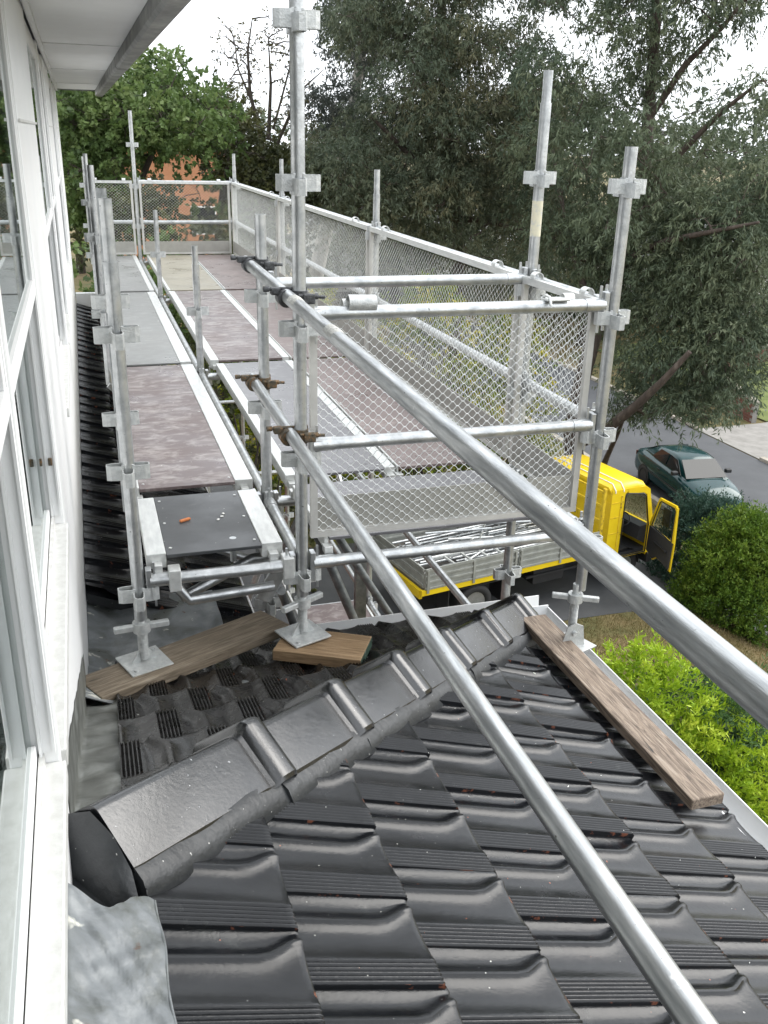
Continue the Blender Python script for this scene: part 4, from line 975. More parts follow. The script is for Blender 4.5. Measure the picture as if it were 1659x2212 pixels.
sw.path([c+(u*math.cos(t)+v*math.sin(t))*.21 for t in lin(0, 2*math.pi, 25)], .016, 8); sw.tube(c-ax*.02, c-ax*.3, .03, 8); sw.tube(c-u*.2, c+u*.2, .014, 6)
tpart('steering_wheel', sw, 'black')
# open driver's door, hinged at the front pillar
ang = math.radians(66); HX, HY = 5.56, -.01
DM = Matrix.Translation((HX, HY, 0)) @ Matrix.Rotation(ang, 4, 'Z')        # local -x runs along the door from the hinge
def dp(mb): mb.v = [tuple(DM @ Vector(p)) for p in mb.v]; return mb
dl = [(-.02, .70), (-.30, .60), (-.45, .72), (-.70, .70), (-1.0, .66), (-1.02, 1.28), (-1.0, 2.02), (-.92, 2.09), (-.36, 2.03), (-.27, 1.95), (-.03, 1.30)]
door = MB()
win = [(-.14, 1.33), (-.94, 1.30), (-.93, 1.98), (-.88, 2.02), (-.38, 1.97), (-.33, 1.92)]
lowp = [(-.02, .70), (-.30, .60), (-.45, .72), (-.70, .70), (-1.0, .66), (-1.02, 1.29), (-.03, 1.30)]
door.prism([(x, -.03, z) for x, z in lowp], (0, .03, 0))
def strip(mb, a, b, wd, y0, th):
    a = Vector((a[0], 0, a[1])); b = Vector((b[0], 0, b[1])); d = (b-a).normalized(); n = Vector((-d.z, 0, d.x))*wd
    mb.prism([(a+n).to_tuple(), (b+n).to_tuple(), (b-n).to_tuple(), (a-n).to_tuple()], (0, th, 0), Matrix.Translation((0, y0, 0)))
for a, b_ in (((-.06, 1.31), (-.31, 1.98)), ((-.30, 1.985), (-.92, 2.055)), ((-.93, 2.06), (-.98, 1.30))): strip(door, a, b_, .035, -.03, .05)
dr = tpart('door', dp(door), 'yellow')
tpart('door_trim', dp(MB().prism([(x*.93-.035, .0015, .07+z*.945) for x, z in lowp], (0, .035, 0))), 'trim', dr)
tpart('door_glass', dp(MB().prism([(x, -.01, z) for x, z in win], (0, .006, 0))), 'glass_clear', dr)
sl = MB()
for a, b_ in zip(win, win[1:]+win[:1]): strip(sl, a, b_, .012, .021, .012)
tpart('door_seal', dp(sl), 'black', dr)
tpart('armrest', dp(MB().box((-.85, .037, 1.0), (-.35, .09, 1.06), bev=.01)), 'black', dr)
mr = tpart('mirror', MB().box((5.70, -.42, 1.35), (5.76, -.22, 1.75), bev=.02).tube((5.66, -.0, 1.7), (5.72, -.3, 1.68), .012, 6), 'black')
for c_, hol in (((4.60, .22, .37), 6), ((4.60, W_-.22, .37), 6), ((1.10, .20, .37), 6), ((1.10, W_-.20, .37), 6)):
    p = TM @ Vector(c_); a = TM.to_3x3() @ Vector((0, -1 if c_[1] < 1 else 1, 0)); wheel(truck, p, a, .37, .24 if c_[0] > 3 else .34, hol)
tpart('wheel_arch', MB().loft([[(4.82+.60*math.cos(t), y, .37+.45*math.sin(t)) for t in lin(math.pi*.02, math.pi*.98, 12)] for y in (.03, .45)], False, False), 'black')
# straps thrown over the cab roof
for xx in (4.12, 4.42):
    s = MB(); pts = [(xx-.3, .02, 2.16) if False else (xx, -.010, 2.16), (xx, -.006, 2.215), (xx+.02, .115, 2.325), (xx+.05, W_-.1, 2.325), (xx+.06, W_+.012, 2.2), (xx+.06, W_+.012, 1.6)]
    pts = [cabx(p)+Vector((0, 0, .004)) for p in pts]; s.path(pts, .011, 6); s.v = [tuple(TM @ Vector(p)) for p in s.v]
    tag(part('strap', s, MAT['paper']), 'white strap thrown over the yellow cab roof, ' + ('nearer the rack' if xx < 4.3 else 'nearer the open door'), 'strap')
# the load: scaffold tubes, frames and clamps
R2 = random.Random(11)
lab = {'tube': 'galvanised scaffold tube lying lengthwise on the truck tray', 'cross': 'galvanised scaffold tube lying askew across the load on the truck', 'ledger': 'galvanised ledger with cups lying on the truck load'}
zl = .955
for k in range(44):
    layer = k // 15; y = .12 + (k % 15)*.117 + R2.uniform(-.02, .02); L = R2.choice([1.8, 2.4, 2.9, 3.2]); x0 = R2.uniform(.1, max(.12, 3.7-L)); z = zl+layer*.052; sk = R2.uniform(-.03, .03)
    mb = MB(); a = Vector((x0, y, z)); b_ = Vector((x0+L, min(W_-.08, max(.08, y+sk)), z+R2.uniform(0, .02))); mb.tube(a, b_, RT_, 10, hollow=True)
    kd = 'tube'
    if R2.random() < .4:
        kd = 'ledger'
        for q in lin(.12, .88, int(L/.5)): p = a.lerp(b_, q); mb.box((p.x-.02, p.y-.035, p.z-.02), (p.x+.02, p.y+.035, p.z+.035))
    mb.v = [tuple(TM @ Vector(p)) for p in mb.v]
    dk = R2.random() >= .75; top = ['at the bottom of', 'in the middle of', 'on top of'][layer]
    lb = ('long ' if L > 2.6 else 'short ' if L < 2 else 'medium-length ') + ('dull dark ' if dk else 'bright ') + ('ledger with cups' if kd == 'ledger' else 'scaffold tube') + ' lying lengthwise ' + top + ' the truck load'
    tag(part('scaffold_tube', mb, MAT['galv_dark' if dk else 'galv']), lb, 'tube', 'tubes loaded on the truck')
for k in range(7):
    x = R2.uniform(.3, 3.0); y = R2.uniform(.3, 1.4); an = R2.choice([R2.uniform(.4, .9), R2.uniform(-.5, -.2), R2.uniform(1.2, 1.5)]); L = R2.uniform(.7, 1.3)
    dx, dy = math.cos(an)*L/2, math.sin(an)*L/2
    if abs(y-W_/2)+abs(dy) > W_/2-.08: dy *= .45
    x = min(max(x, abs(dx)+.1), 3.7-abs(dx))
    z = zl+.165+R2.uniform(0, .05)
    mb = MB().tube((x-dx, y-dy, z), (x+dx, y+dy, z+R2.uniform(0, .06)), RT_, 10, hollow=True); mb.v = [tuple(TM @ Vector(p)) for p in mb.v]
    tag(part('scaffold_tube', mb, MAT[R2.choice(['galv', 'galv', 'galv_dark', 'alu'])]), lab['cross'], 'tube', 'tubes loaded on the truck')
fr = MB()      # a ladder-like steel frame on top of the load, near the camera side
for yy in (.10, .52): fr.box((.35, yy, 1.15), (1.75, yy+.035, 1.19))
for xx in (.36, .7, 1.05, 1.4, 1.71): fr.box((xx, .1355, 1.152), (xx+.035, .5195, 1.188))
fr.v = [tuple(TM @ Vector(p)) for p in fr.v]; tag(part('steel_frame', fr, MAT['alu']), 'flat ladder-like steel frame on the near edge of the truck load', 'frame')

# ---- the parked sedan on the street; local +x forward, +y left
def car_at(M, label):
    car = thing('parked_car', M.translation, label, 'car')
    def cp(name, mb, mat, parent=None):
        mb.v = [tuple(M @ Vector(p)) for p in mb.v]; return part(name, mb, MAT[mat], parent or car)
    # lower body: sections along x (half width, sill z, shoulder z, top z)
    st = [(-2.06, .66, .42, .66, .78), (-2.02, .76, .30, .72, .90), (-1.85, .81, .24, .80, .98), (-1.45, .83, .22, .84, 1.00), (-.9, .835, .20, .86, .99), (0, .84, .20, .86, .97), (.7, .835, .20, .84, .95), (1.05, .83, .21, .80, .90), (1.5, .80, .22, .72, .82), (1.85, .74, .24, .64, .72), (2.02, .64, .28, .56, .62), (2.08, .52, .36, .50, .54)]
    rings = []
    for x, hw, zs, zh, zt in st:
        r = [(-hw*.90, zs), (-hw*.99, zs+.12), (-hw, zh-.16), (-hw*.975, zh), (-hw*.88, zt-.012), (-hw*.45, zt+.02), (0, zt+.028)]
        r = r + [(-y, z) for y, z in r[-2::-1]]
        rings.append([(x, y, z) for y, z in r])
    body = cp('body', MB().loft(rings, True, True), 'carpaint')
    # greenhouse
    gh = [(-1.62, .66, .985, .60, 1.0), (-1.05, .70, .985, .56, 1.30), (-.75, .71, .98, .57, 1.36), (-.1, .72, .965, .58, 1.385), (.35, .715, .955, .56, 1.34), (1.05, .70, .90, .62, .915)]
    rings = [[(x, -hb, zb-.03), (x, -hb, zb), (x, -ht, zt-.03), (x, -ht*.8, zt), (x, 0, zt+.02), (x, ht*.8, zt), (x, ht, zt-.03), (x, hb, zb), (x, hb, zb-.03)] for x, hb, zb, ht, zt in gh]
    cp('roof', MB().loft(rings, True, True), 'carpaint')
    for s in (-1, 1):
        cp('side_window', MB().prism([(-.98, s*.722, 1.02), (-.70, s*.60, 1.315), (-.15, s*.605, 1.335), (-.15, s*.732, 1.0)], (0, s*.006, 0)), 'carglass')
        cp('side_window', MB().prism([(-.09, s*.733, 1.0), (-.09, s*.606, 1.335), (.32, s*.595, 1.30), (.82, s*.725, .985)], (0, s*.006, 0)), 'carglass')
        cp('mirror', MB().box((.62, s*.78 if s > 0 else -.97, .97), (.76, .97 if s > 0 else -.78, 1.09), bev=.03), 'black')
        cp('door_handle', MB().box((-.42, s*.835 if s > 0 else -.855, .80), (-.24, .855 if s > 0 else -.835, .83), bev=.005), 'black')
        cp('side_strip', MB().box((-1.0, s*.842 if s > 0 else -.856, .52), (1.0, .856 if s > 0 else -.842, .57), bev=.004), 'black')
        cp('headlight', MB().loft([[(1.80, s*.44, .55), (1.80, s*.74, .55), (1.80, s*.735, .68), (1.82, s*.46, .66)], [(2.03, s*.40, .53), (1.93, s*.70, .53), (1.90, s*.68, .63), (2.0, s*.42, .61)]], True, True, False), 'lamp')
        cp('tail_light', MB().box((-2.05, s*.46 if s > 0 else -.74, .72), (-2.0, .74 if s > 0 else -.46, .86), bev=.01), 'brick_red')
        for x in (-1.22, 1.20):
            cp('wheel_arch', MB().tube((x, s*.70, .31), (x, s*.846, .31), .345, 24), 'black')
            wheel(car, M @ Vector((x, s*.765, .295)), M.to_3x3() @ Vector((0, s, 0)), .295, .19, 5)
    cp('windscreen', MB().prism([(.42, -.54, 1.325), (.42, .54, 1.325), (1.02, .66, .945), (1.02, -.66, .945)], (.012, 0, .016)), 'carglass')
    cp('rear_window', MB().prism([(-1.10, -.52, 1.29), (-1.10, .52, 1.29), (-1.58, .60, 1.03), (-1.58, -.60, 1.03)], (-.012, 0, .012)), 'carglass')
    cp('wiper', MB().tube((1.00, .35, .975), (.94, -.2, 1.005), .008, 6), 'black')
    cp('bumper', MB().loft([[(1.96, -.66, .34), (1.96, .66, .34), (1.93, .70, .50), (1.93, -.70, .50)], [(2.12, -.50, .36), (2.12, .50, .36), (2.10, .52, .48), (2.10, -.52, .48)]], True, True, False), 'carpaint')
    cp('grille', MB().box((2.03, -.26, .52), (2.065, .26, .565), bev=.005).box((2.105, -.3, .37), (2.13, .3, .43), bev=.005), 'black')
    cp('number_plate', MB().box((2.131, -.19, .40), (2.136, .19, .50)), 'paper')
    cp('badge', MB().tube((2.0, 0, .625), (2.02, 0, .618), .03, 12), 'lamp')
    return car
ca = math.radians(-96)
car_at(Matrix.Translation((17.03, 22.4, -9.985)) @ Matrix.Rotation(ca, 4, 'Z'), 'dark green sedan parked at the kerb under the gum tree')

# ================================================================== TREES AND SHRUBS
def leaf_mesh(name, base, dirs, length, width, tone, mat, rng):
    n = len(base)
    side = np.cross(dirs, rng.normal(size=(n, 3))); side /= (np.linalg.norm(side, axis=1, keepdims=True)+1e-9)
    L = length[:, None]; Wd = width[:, None]
    v = np.empty((n, 4, 3)); v[:, 0] = base; v[:, 1] = base+dirs*L*.45+side*Wd*.5; v[:, 2] = base+dirs*L; v[:, 3] = base+dirs*L*.45-side*Wd*.5
    me = bpy.data.meshes.new(name); me.vertices.add(n*4); me.vertices.foreach_set('co', v.reshape(-1).astype(np.float32))
    me.loops.add(n*4); me.loops.foreach_set('vertex_index', np.arange(n*4, dtype=np.int32))
    me.polygons.add(n); me.polygons.foreach_set('loop_start', np.arange(0, n*4, 4, dtype=np.int32)); me.polygons.foreach_set('loop_total', np.full(n, 4, dtype=np.int32))
    a = me.attributes.new('tone', 'FLOAT', 'POINT'); a.data.foreach_set('value', np.repeat(np.clip(tone, 0, 1), 4).astype(np.float32))
    me.update(); me.validate(); me.materials.append(mat); return me
def foliage(clumps, per, sprays, length, width, droop, rng, spread=.16, flat=.75, outward=.6, upbias=0.0, shell=False):
    """clumps: array (x, y, z, r).  Sprays sit in each clump's volume, leaves hang round each spray."""
    B = []; D = []; Lg = []; Wd = []; Tn = []
    for (x, y, z, r) in clumps:
        ns = max(3, int(sprays*r*r)); u = rng.normal(size=(ns, 3)); u /= np.linalg.norm(u, axis=1, keepdims=True)
        rad = r*rng.uniform(.25, 1, ns)**.6
        if shell:      # leaves sit on the outer and upper skin of the clump, thin below
            flip = (u[:, 2] < -.25) & (rng.random(ns) < .8); u[flip, 2] *= -1; rad = r*(1-.45*rng.random(ns)**1.6)
        off = u*rad[:, None]; off[:, 2] *= flat
        sp = np.array((x, y, z))+off; tc = rng.uniform(.0, .6)
        sd = u*outward+rng.normal(size=(ns, 3))*.35; sd[:, 2] += upbias-droop*.6; sd /= np.linalg.norm(sd, axis=1, keepdims=True)
        sl_ = spread*rng.uniform(.6, 1.5, ns); st_ = tc+rng.uniform(0, .3, ns)
        k = per
        t = rng.uniform(0, 1, (ns, k)); bs = sp[:, None, :]+sd[:, None, :]*(t*sl_[:, None])[:, :, None]+rng.normal(size=(ns, k, 3))*.02
        d = sd[:, None, :]*.5+rng.normal(size=(ns, k, 3))*.6; d[:, :, 2] -= droop; d[:, :, 2] += upbias; d /= np.linalg.norm(d, axis=2, keepdims=True)
        B.append(bs.reshape(-1, 3)); D.append(d.reshape(-1, 3)); Lg.append(length*rng.uniform(.6, 1.3, ns*k)); Wd.append(width*rng.uniform(.6, 1.3, ns*k)); Tn.append((st_[:, None]+rng.uniform(0, .25, (ns, k))).reshape(-1))
    return [np.concatenate(q) for q in (B, D, Lg, Wd, Tn)]
def bend(a, b, n, j, rg):
    a = Vector(a); b = Vector(b); L = (b-a).length; pts = []
    for i in range(n):
        t = i/(n-1); p = a.lerp(b, t)
        w_ = math.sin(math.pi*t)*L*j
        pts.append(p+Vector((rg.uniform(-1, 1)*w_, rg.uniform(-1, 1)*w_, rg.uniform(-.3, 1)*w_)))
    return pts
def in_poly(px, py, poly):
    c = False; n = len(poly); j = n-1
    for i in range(n):
        xi, yi = poly[i]; xj, yj = poly[j]
        if ((yi > py) != (yj > py)) and (px < (xj-xi)*(py-yi)/(yj-yi)+xi): c = not c
        j = i
    return c
def tree(name, label, base, clumps, limbs, mats, leaf, seed, trunk_pts, trunk_r, group='trees', twig_r=.02, nbr=None):
    """trunk_pts: polyline from the ground; limbs: list of polylines with radii; every clump is joined to the nearest limb by a branch"""
    rg = random.Random(seed); rng = np.random.default_rng(seed)
    t = thing(name, base, label, 'tree', group)
    nodes = []
    def addnodes(pts, r0, r1):
        for i, p in enumerate(pts): nodes.append((Vector(p), r0+(r1-r0)*i/max(1, len(pts)-1)))
    tp = [Vector(p) for p in trunk_pts]; rr = [trunk_r*(1-.55*i/(len(tp)-1)) for i in range(len(tp))]; rr[0] *= 1.35
    part('trunk', MB().path(tp, rr, 12), mats[0], t); addnodes(tp[1:], trunk_r, trunk_r*.45)
    for pts, r0, r1 in limbs:
        pts = [Vector(p) for p in pts]; part('limb', MB().path(pts, [r0+(r1-r0)*i/(len(pts)-1) for i in range(len(pts))], 8), mats[0], t); addnodes(pts, r0, r1)
    br = MB()
    order = sorted(clumps, key=lambda c: min((n[0]-Vector(c[:3])).length for n in nodes))
    for c in order:
        p = Vector(c[:3]); cand = [n for n in nodes if n[0].z < p.z+.8] or nodes
        a = min(cand, key=lambda n: (n[0]-p).length+.25*abs(n[0].z-p.z)); r0 = max(twig_r*.8, min(a[1]*.6, .07)); 
        pts = bend(a[0], p, 6, .07, rg); rs = [r0+(twig_r*.5-r0)*i/5 for i in range(6)]
        br.path(pts, rs, 5, False)
        for q, w_ in zip(pts[2:], rs[2:]): nodes.append((q, w_))
        for _ in range(3):
            e = p+Vector((rg.uniform(-1, 1), rg.uniform(-1, 1), rg.uniform(-.5, .7)))*c[3]*.85
            br.path(bend(p, e, 4, .08, rg), [twig_r*.5, twig_r*.4, twig_r*.3, twig_r*.15], 4, False)
    part('branches', br, mats[0], t, kind='stuff')
    F = foliage(clumps, rng=rng, **leaf); me = leaf_mesh('crown', *F, mats[1], rng)
    part('crown', me, mats[1], t, kind='stuff'); return t
def px_clumps(poly, holes, n, r0, r1, size, seed, extra=()):
    """scatter clumps inside a picture-space outline, at distances r0..r1 from the camera"""
    rg = random.Random(seed); out = []; xs = [p[0] for p in poly]; ys = [p[1] for p in poly]; tries = 0
    while len(out) < n and tries < n*60:
        tries += 1; px = rg.uniform(min(xs), max(xs)); py = rg.uniform(min(ys), max(ys))
        if not in_poly(px, py, poly): continue
        if any(math.hypot((px-hx_)/rx, (py-hy_)/ry) < 1 for hx_, hy_, rx, ry in holes): continue
        p = at_r(px, py, rg.uniform(r0, r1)); out.append((p.x, p.y, p.z, rg.uniform(*size)))
    for (px, py, r, s) in extra: p = at_r(px, py, r); out.append((p.x, p.y, p.z, s))
    return out
GUM = dict(per=13, sprays=120, length=.15, width=.034, droop=.75, spread=.32, shell=True, flat=.8)
# the big gum on the verge, hanging over the car
b0 = Vector((11.7, 19.6, gz(11.7, 19.6)))
def A_(px, py, r): return at_r(px, py, r)
gum_tr = [b0, A_(1235, 930, 23.2), A_(1255, 830, 23.4), A_(1290, 700, 23.8), A_(1345, 560, 24.2), A_(1390, 430, 24.4), A_(1400, 250, 24.8), A_(1415, 80, 25), A_(1425, -120, 25.2)]
gum_l = [([A_(1228, 965, 23.1), A_(1300, 935, 22.6), A_(1370, 880, 22.0), A_(1430, 825, 21.6), A_(1490, 760, 21.4)], .17, .06),
         ([A_(1400, 260, 24.8), A_(1480, 140, 24.4), A_(1560, 60, 24), A_(1640, -40, 24)], .09, .03),
         ([A_(1392, 420, 24.4), A_(1470, 330, 23.8), A_(1560, 240, 23.4), A_(1650, 170, 23)], .10, .03),
         ([A_(1345, 560, 24.2), A_(1440, 520, 23), A_(1540, 500, 22.3), A_(1640, 480, 22)], .10, .03),
         ([A_(1290, 700, 23.8), A_(1240, 560, 24.4), A_(1210, 420, 25), A_(1190, 300, 25.4)], .10, .03)]
poly = [(1180, -140), (1740, -140), (1740, 640), (1680, 740), (1600, 810), (1560, 900), (1440, 915), (1350, 890), (1320, 800), (1330, 700), (1250, 640), (1170, 560), (1120, 350), (1150, 120)]
holes = [(1215, 95, 80, 55), (1560, 175, 105, 75), (1650, 90, 80, 80), (1175, 260, 45, 50), (1100, 560, 50, 38), (1330, 140, 45, 70), (1230, 880, 60, 90), (1620, 300, 75, 70), (1470, 255, 70, 60)]
cl = px_clumps(poly, holes, 185, 22.4, 26.8, (.4, .85), 5, extra=[(1380, 860, 22.6, .6), (1450, 880, 22.2, .6), (1510, 880, 22.2, .6), (1420, 790, 22.6, .7), (1500, 790, 22.4, .7), (1540, 720, 22.4, .7), (1340, 800, 23, .5), (1400, 905, 22.2, .45), (1480, 915, 22, .5), (1530, 905, 22, .45)] + [(1310, 600, 24.5, .9), (1360, 630, 24, .9), (1410, 600, 23.6, .95), (1460, 640, 23.4, .95), (1510, 600, 23.2, .9), (1560, 640, 23.2, .9), (1610, 600, 23, .9), (1650, 650, 23, .9), (1340, 680, 24.4, .85), (1400, 690, 23.8, .9), (1450, 700, 23.4, .9), (1510, 690, 23.2, .9), (1570, 710, 23, .85), (1620, 700, 23, .8), (1390, 750, 23.6, .8), (1450, 760, 23, .8), (1510, 760, 22.8, .8), (1560, 780, 22.8, .75), (1360, 540, 24.4, .9), (1440, 540, 23.8, .9), (1530, 530, 23.4, .9), (1610, 520, 23.2, .9), (1280, 560, 25, .8), (1240, 500, 25.5, .9), (1340, 470, 24.6, .9), (1450, 450, 24, .9), (1550, 440, 23.6, .9), (1640, 430, 23.4, .9), (1450, 180, 24.5, .4), (1500, 120, 24.3, .45), (1560, 60, 24, .5), (1620, -10, 24, .5), (1600, 30, 24, .4), (1440, 350, 24, .5), (1500, 300, 23.7, .45), (1560, 245, 23.4, .4), (1610, 200, 23.2, .4), (1650, 175, 23, .4), (1410, 60, 25, .5), (1390, 160, 25, .45), (1420, -20, 25, .55)])
tree('gum_tree', 'big dark gum tree overhanging the green sedan, long low limb', b0, cl, gum_l, (MAT['bark'], MAT['leaf_gum2']), GUM, 21, gum_tr, .24, 'street gum trees')
b1 = at_z(1298, 1003, -9.6); b1.z = gz(b1.x, b1.y)
tree('sapling', 'thin leaning sapling at the kerb behind the yellow cab', b1, [(*A_(1352, 905, 22.6), .35), (*A_(1345, 880, 22.6), .3)], [], (MAT['bark'], MAT['leaf_gum2']), GUM, 22, [b1, A_(1312, 985, 24.6), A_(1335, 935, 24), A_(1352, 890, 23.4)], .09, None)
b7 = Vector((28.0, 36.9, gz(28.0, 36.9)))
tree('pale_trunk_tree', 'slender white-trunked tree behind the far brick garden walls', b7, px_clumps([(1580, 560), (1690, 560), (1690, 720), (1590, 720)], [], 14, 45, 48, (.5, .9), 77), [], (MAT['bark_pale'], MAT['leaf_gum2']), dict(GUM, sprays=50), 28, [b7, A_(1606, 800, 46.3), A_(1616, 740, 46.3), A_(1628, 650, 46.3), A_(1640, 570, 46.3)], .15, None)
# grey-green gum in the middle
b2 = at_z(985, 760, -8.9); b2 = Vector((b2.x, b2.y, 0))*(29/math.hypot(b2.x, b2.y)); b2.z = gz(b2.x, b2.y)
g2 = [b2, A_(985, 700, 29.5), A_(990, 520, 30), A_(975, 330, 30.5), A_(955, 150, 30.5), A_(955, -60, 30.5)]
g2l = [([A_(970, 420, 29), A_(880, 330, 28), A_(800, 250, 27.4)], .12, .04), ([A_(960, 330, 29), A_(1060, 240, 28.4), A_(1130, 160, 28)], .12, .04), ([A_(955, 250, 29), A_(880, 120, 28.6), A_(820, 10, 28.6)], .1, .03), ([A_(975, 470, 29), A_(1060, 480, 27.6), A_(1140, 500, 27)], .1, .03)]
poly = [(745, -150), (1190, -150), (1215, 200), (1180, 330), (1230, 470), (1200, 600), (1080, 640), (960, 560), (800, 520), (705, 440), (700, 330), (790, 250), (735, 60)]
cl = px_clumps(poly, [(1215, 95, 80, 58), (1090, 555, 60, 38), (845, 160, 55, 60), (1010, 210, 50, 45), (1060, 30, 60, 50)], 165, 25.5, 30.5, (.6, 1.25), 8)
tree('gum_tree', 'broad brownish grey-green gum tree behind the mesh panels', b2, cl, g2l, (MAT['bark'], MAT['leaf_gum']), dict(GUM, sprays=104), 23, g2, .24, 'street gum trees')
b3 = Vector((6.6, 31.0, gz(7, 31)))
cl = px_clumps([(700, -100), (860, -100), (860, 160), (800, 330), (690, 320), (660, 230), (750, 190)], [(690, 150, 40, 50)], 46, 31, 35, (.6, 1.0), 9)
tree('gum_tree', 'silvery grey gum with dense bluish leaves beside the broad gum', b3, cl, [], (MAT['bark_pale'], MAT['leaf_grey']), dict(GUM, sprays=90, length=.13, width=.045), 24, [b3, A_(720, 420, 33), A_(760, 250, 33), A_(790, 60, 33), A_(800, -80, 33)], .25, 'street gum trees')
# fresh green tree beyond the far end of the scaffold
GRN = dict(per=12, sprays=56, length=.12, width=.085, droop=.15, spread=.2)
b4 = Vector((2.2, 25, gz(2, 25)))
cl = px_clumps([(110, 190), (260, 150), (345, 105), (390, 150), (400, 215), (440, 190), (470, 240), (480, 330), (430, 440), (330, 330), (300, 470), (130, 480)], [(378, 360, 92, 66)], 130, 22.5, 27, (.5, .9), 12)
tree('broadleaf_tree', 'fresh green leafy tree under the end of the eave', b4, cl, [([A_(270, 470, 25), A_(330, 330, 25), A_(350, 200, 25)], .1, .03)], (MAT['bark_dark'], MAT['leaf_green']), GRN, 25, [b4, A_(240, 600, 25), A_(240, 420, 25), A_(250, 290, 25), A_(290, 190, 25)], .2, None)
# half-bare tree against the sky
b5 = Vector((5.6, 30, gz(5.6, 30)))
l5 = [([A_(570, 330, 30), A_(540, 200, 30), A_(535, 110, 30), A_(545, 40, 30)], .07, .015), ([A_(580, 300, 30), A_(585, 180, 30), A_(580, 90, 30)], .07, .015), ([A_(575, 380, 30), A_(500, 270, 30), A_(470, 220, 30)], .06, .012), ([A_(590, 330, 30), A_(630, 240, 30), A_(655, 190, 30), A_(700, 150, 30)], .06, .012), ([A_(560, 260, 30), A_(515, 150, 30), A_(505, 80, 30)], .04, .01), ([A_(590, 280, 30), A_(625, 150, 30), A_(630, 90, 30)], .04, .01)]
cl = px_clumps([(480, 60), (560, 20), (640, 70), (660, 260), (640, 370), (600, 430), (470, 420), (440, 320), (470, 240)], [], 75, 28.5, 31.5, (.25, .55), 14)
tree('half_bare_tree', 'half-bare twiggy tree standing against the pale sky', b5, cl, l5, (MAT['bark_dark'], MAT['leaf_bare']), dict(per=7, sprays=38, length=.10, width=.05, droop=.2, spread=.22), 26, [b5, A_(575, 560, 30), A_(575, 420, 30), A_(578, 320, 30)], .17, None, .03)
b6 = Vector((3.6, 27, gz(4, 27)))
cl = px_clumps([(400, 210), (500, 235), (560, 330), (640, 330), (690, 450), (480, 470), (430, 400), (400, 330)], [(380, 360, 92, 66)], 64, 26, 29, (.5, .9), 15)
tree('broadleaf_tree', 'olive-green leafy tree in front of the half-bare tree', b6, cl, [], (MAT['bark_dark'], MAT['leaf_olive']), dict(GRN, sprays=50), 27, [b6, A_(470, 560, 27), A_(480, 430, 27), A_(500, 330, 27)], .16, None)
# background trees that close the view behind the street
bk = [(150, 60, 'leaf_olive'), (330, 64, 'leaf_green'), (520, 58, 'leaf_olive'), (700, 56, 'leaf_gum2'), (860, 60, 'leaf_gum'), (1010, 52, 'leaf_gum2'), (1150, 58, 'leaf_gum'), (1300, 50, 'leaf_gum2'), (1450, 55, 'leaf_gum'), (1600, 48, 'leaf_gum2'), (1740, 52, 'leaf_gum')]
desc = ['olive tree far off behind the far mesh panel', 'green tree standing behind the orange brick building', 'olive tree far off behind the half-bare tree', 'dark gum far off behind the silvery gum', 'brownish gum far off behind the broad gum', 'dark distant gum beyond the middle of the street', 'brownish distant gum left of the overhanging gum', 'dark distant gum behind the overhanging gum trunk', 'brownish distant gum behind the low limb', 'dark distant gum behind the brick garden wall', 'brownish distant gum at the end of the brick garden wall']
for i, (px, r, mt) in enumerate(bk):
    c0 = at_r(px, 330, r); base = Vector((c0.x, c0.y, gz(c0.x, c0.y))); rg = random.Random(40+i); cl = []
    Ht = rg.uniform(8.6, 11.0) if px < 650 else rg.uniform(10, 13)
    for k in range(34):
        a = rg.uniform(0, 2*math.pi); q = rg.uniform(0, 1)**.5*4.2; zz = base.z+Ht*(.18+.8*rg.random()); sh = 1-.5*abs((zz-base.z)/Ht-.45); cl.append((c0.x+math.cos(a)*q*sh, c0.y+math.sin(a)*q*sh, zz, rg.uniform(.9, 1.5)))
    tree('background_tree', desc[i], base, cl, [], (MAT['bark_dark'], MAT[mt]), dict(per=9, sprays=24, length=.30, width=.13, droop=.4, spread=.4), 60+i, [base, base+Vector((.1, 0, Ht*.3)), base+Vector((-.1, .1, Ht*.6)), base+Vector((0, 0, Ht*.85))], .22, 'distant trees', .04)

# shrubs
def shrub(name, label, base, clumps, mat, leaf, seed, group=None, stem=.05, cat='shrub'):
    rg = random.Random(seed); rng = np.random.default_rng(seed)
    t = thing(name, base, label, cat, group); br = MB(); base = Vector(base)
    br.tube(base-Vector((0, 0, .05)), base+Vector((0, 0, .5)), stem, 8, stem*.8)
    for c in clumps[::2]: br.path(bend(base+Vector((0, 0, .35)), c[:3], 5, .05, rg), [stem*.5, stem*.4, stem*.3, stem*.2, .006], 5, False)
    part('stems', br, MAT['bark_dark'], t)
    F = foliage(clumps, rng=rng, **leaf); part('crown', leaf_mesh('crown', *F, MAT[mat], rng), MAT[mat], t, kind='stuff'); return t
def dome(c, rx, ry, h, n, size, rg, z0=.1, power=2.0):
    out = []
    for k in range(n):
        u = rg.uniform(-1, 1); a = rg.uniform(0, 2*math.pi); t = rg.random()
        zz = t; rad = (1-zz**power)**.5*(.80+.2*rg.random())*(rg.uniform(.35, 1)**.3)
        out.append((c[0]+math.cos(a)*rx*rad, c[1]+math.sin(a)*ry*rad, c[2]+z0+zz*(h-z0), rg.uniform(*size)))
    return out
rg = random.Random(5)
CON = dict(per=18, sprays=400, length=.065, width=.024, droop=-.35, spread=.20, outward=1.0, upbias=.25)
c = Vector((11.5, 13.05, gz(11.5, 13.05)))
shrub('conifer_shrub', 'rounded yellow-green conifer shrub at the edge of the lawn', c, dome(c, 1.15, 1.15, 2.18, 210, (.16, .32), rg), 'leaf_conifer', CON, 31)
c = Vector((12.0, 14.8, gz(12.0, 14.8)))
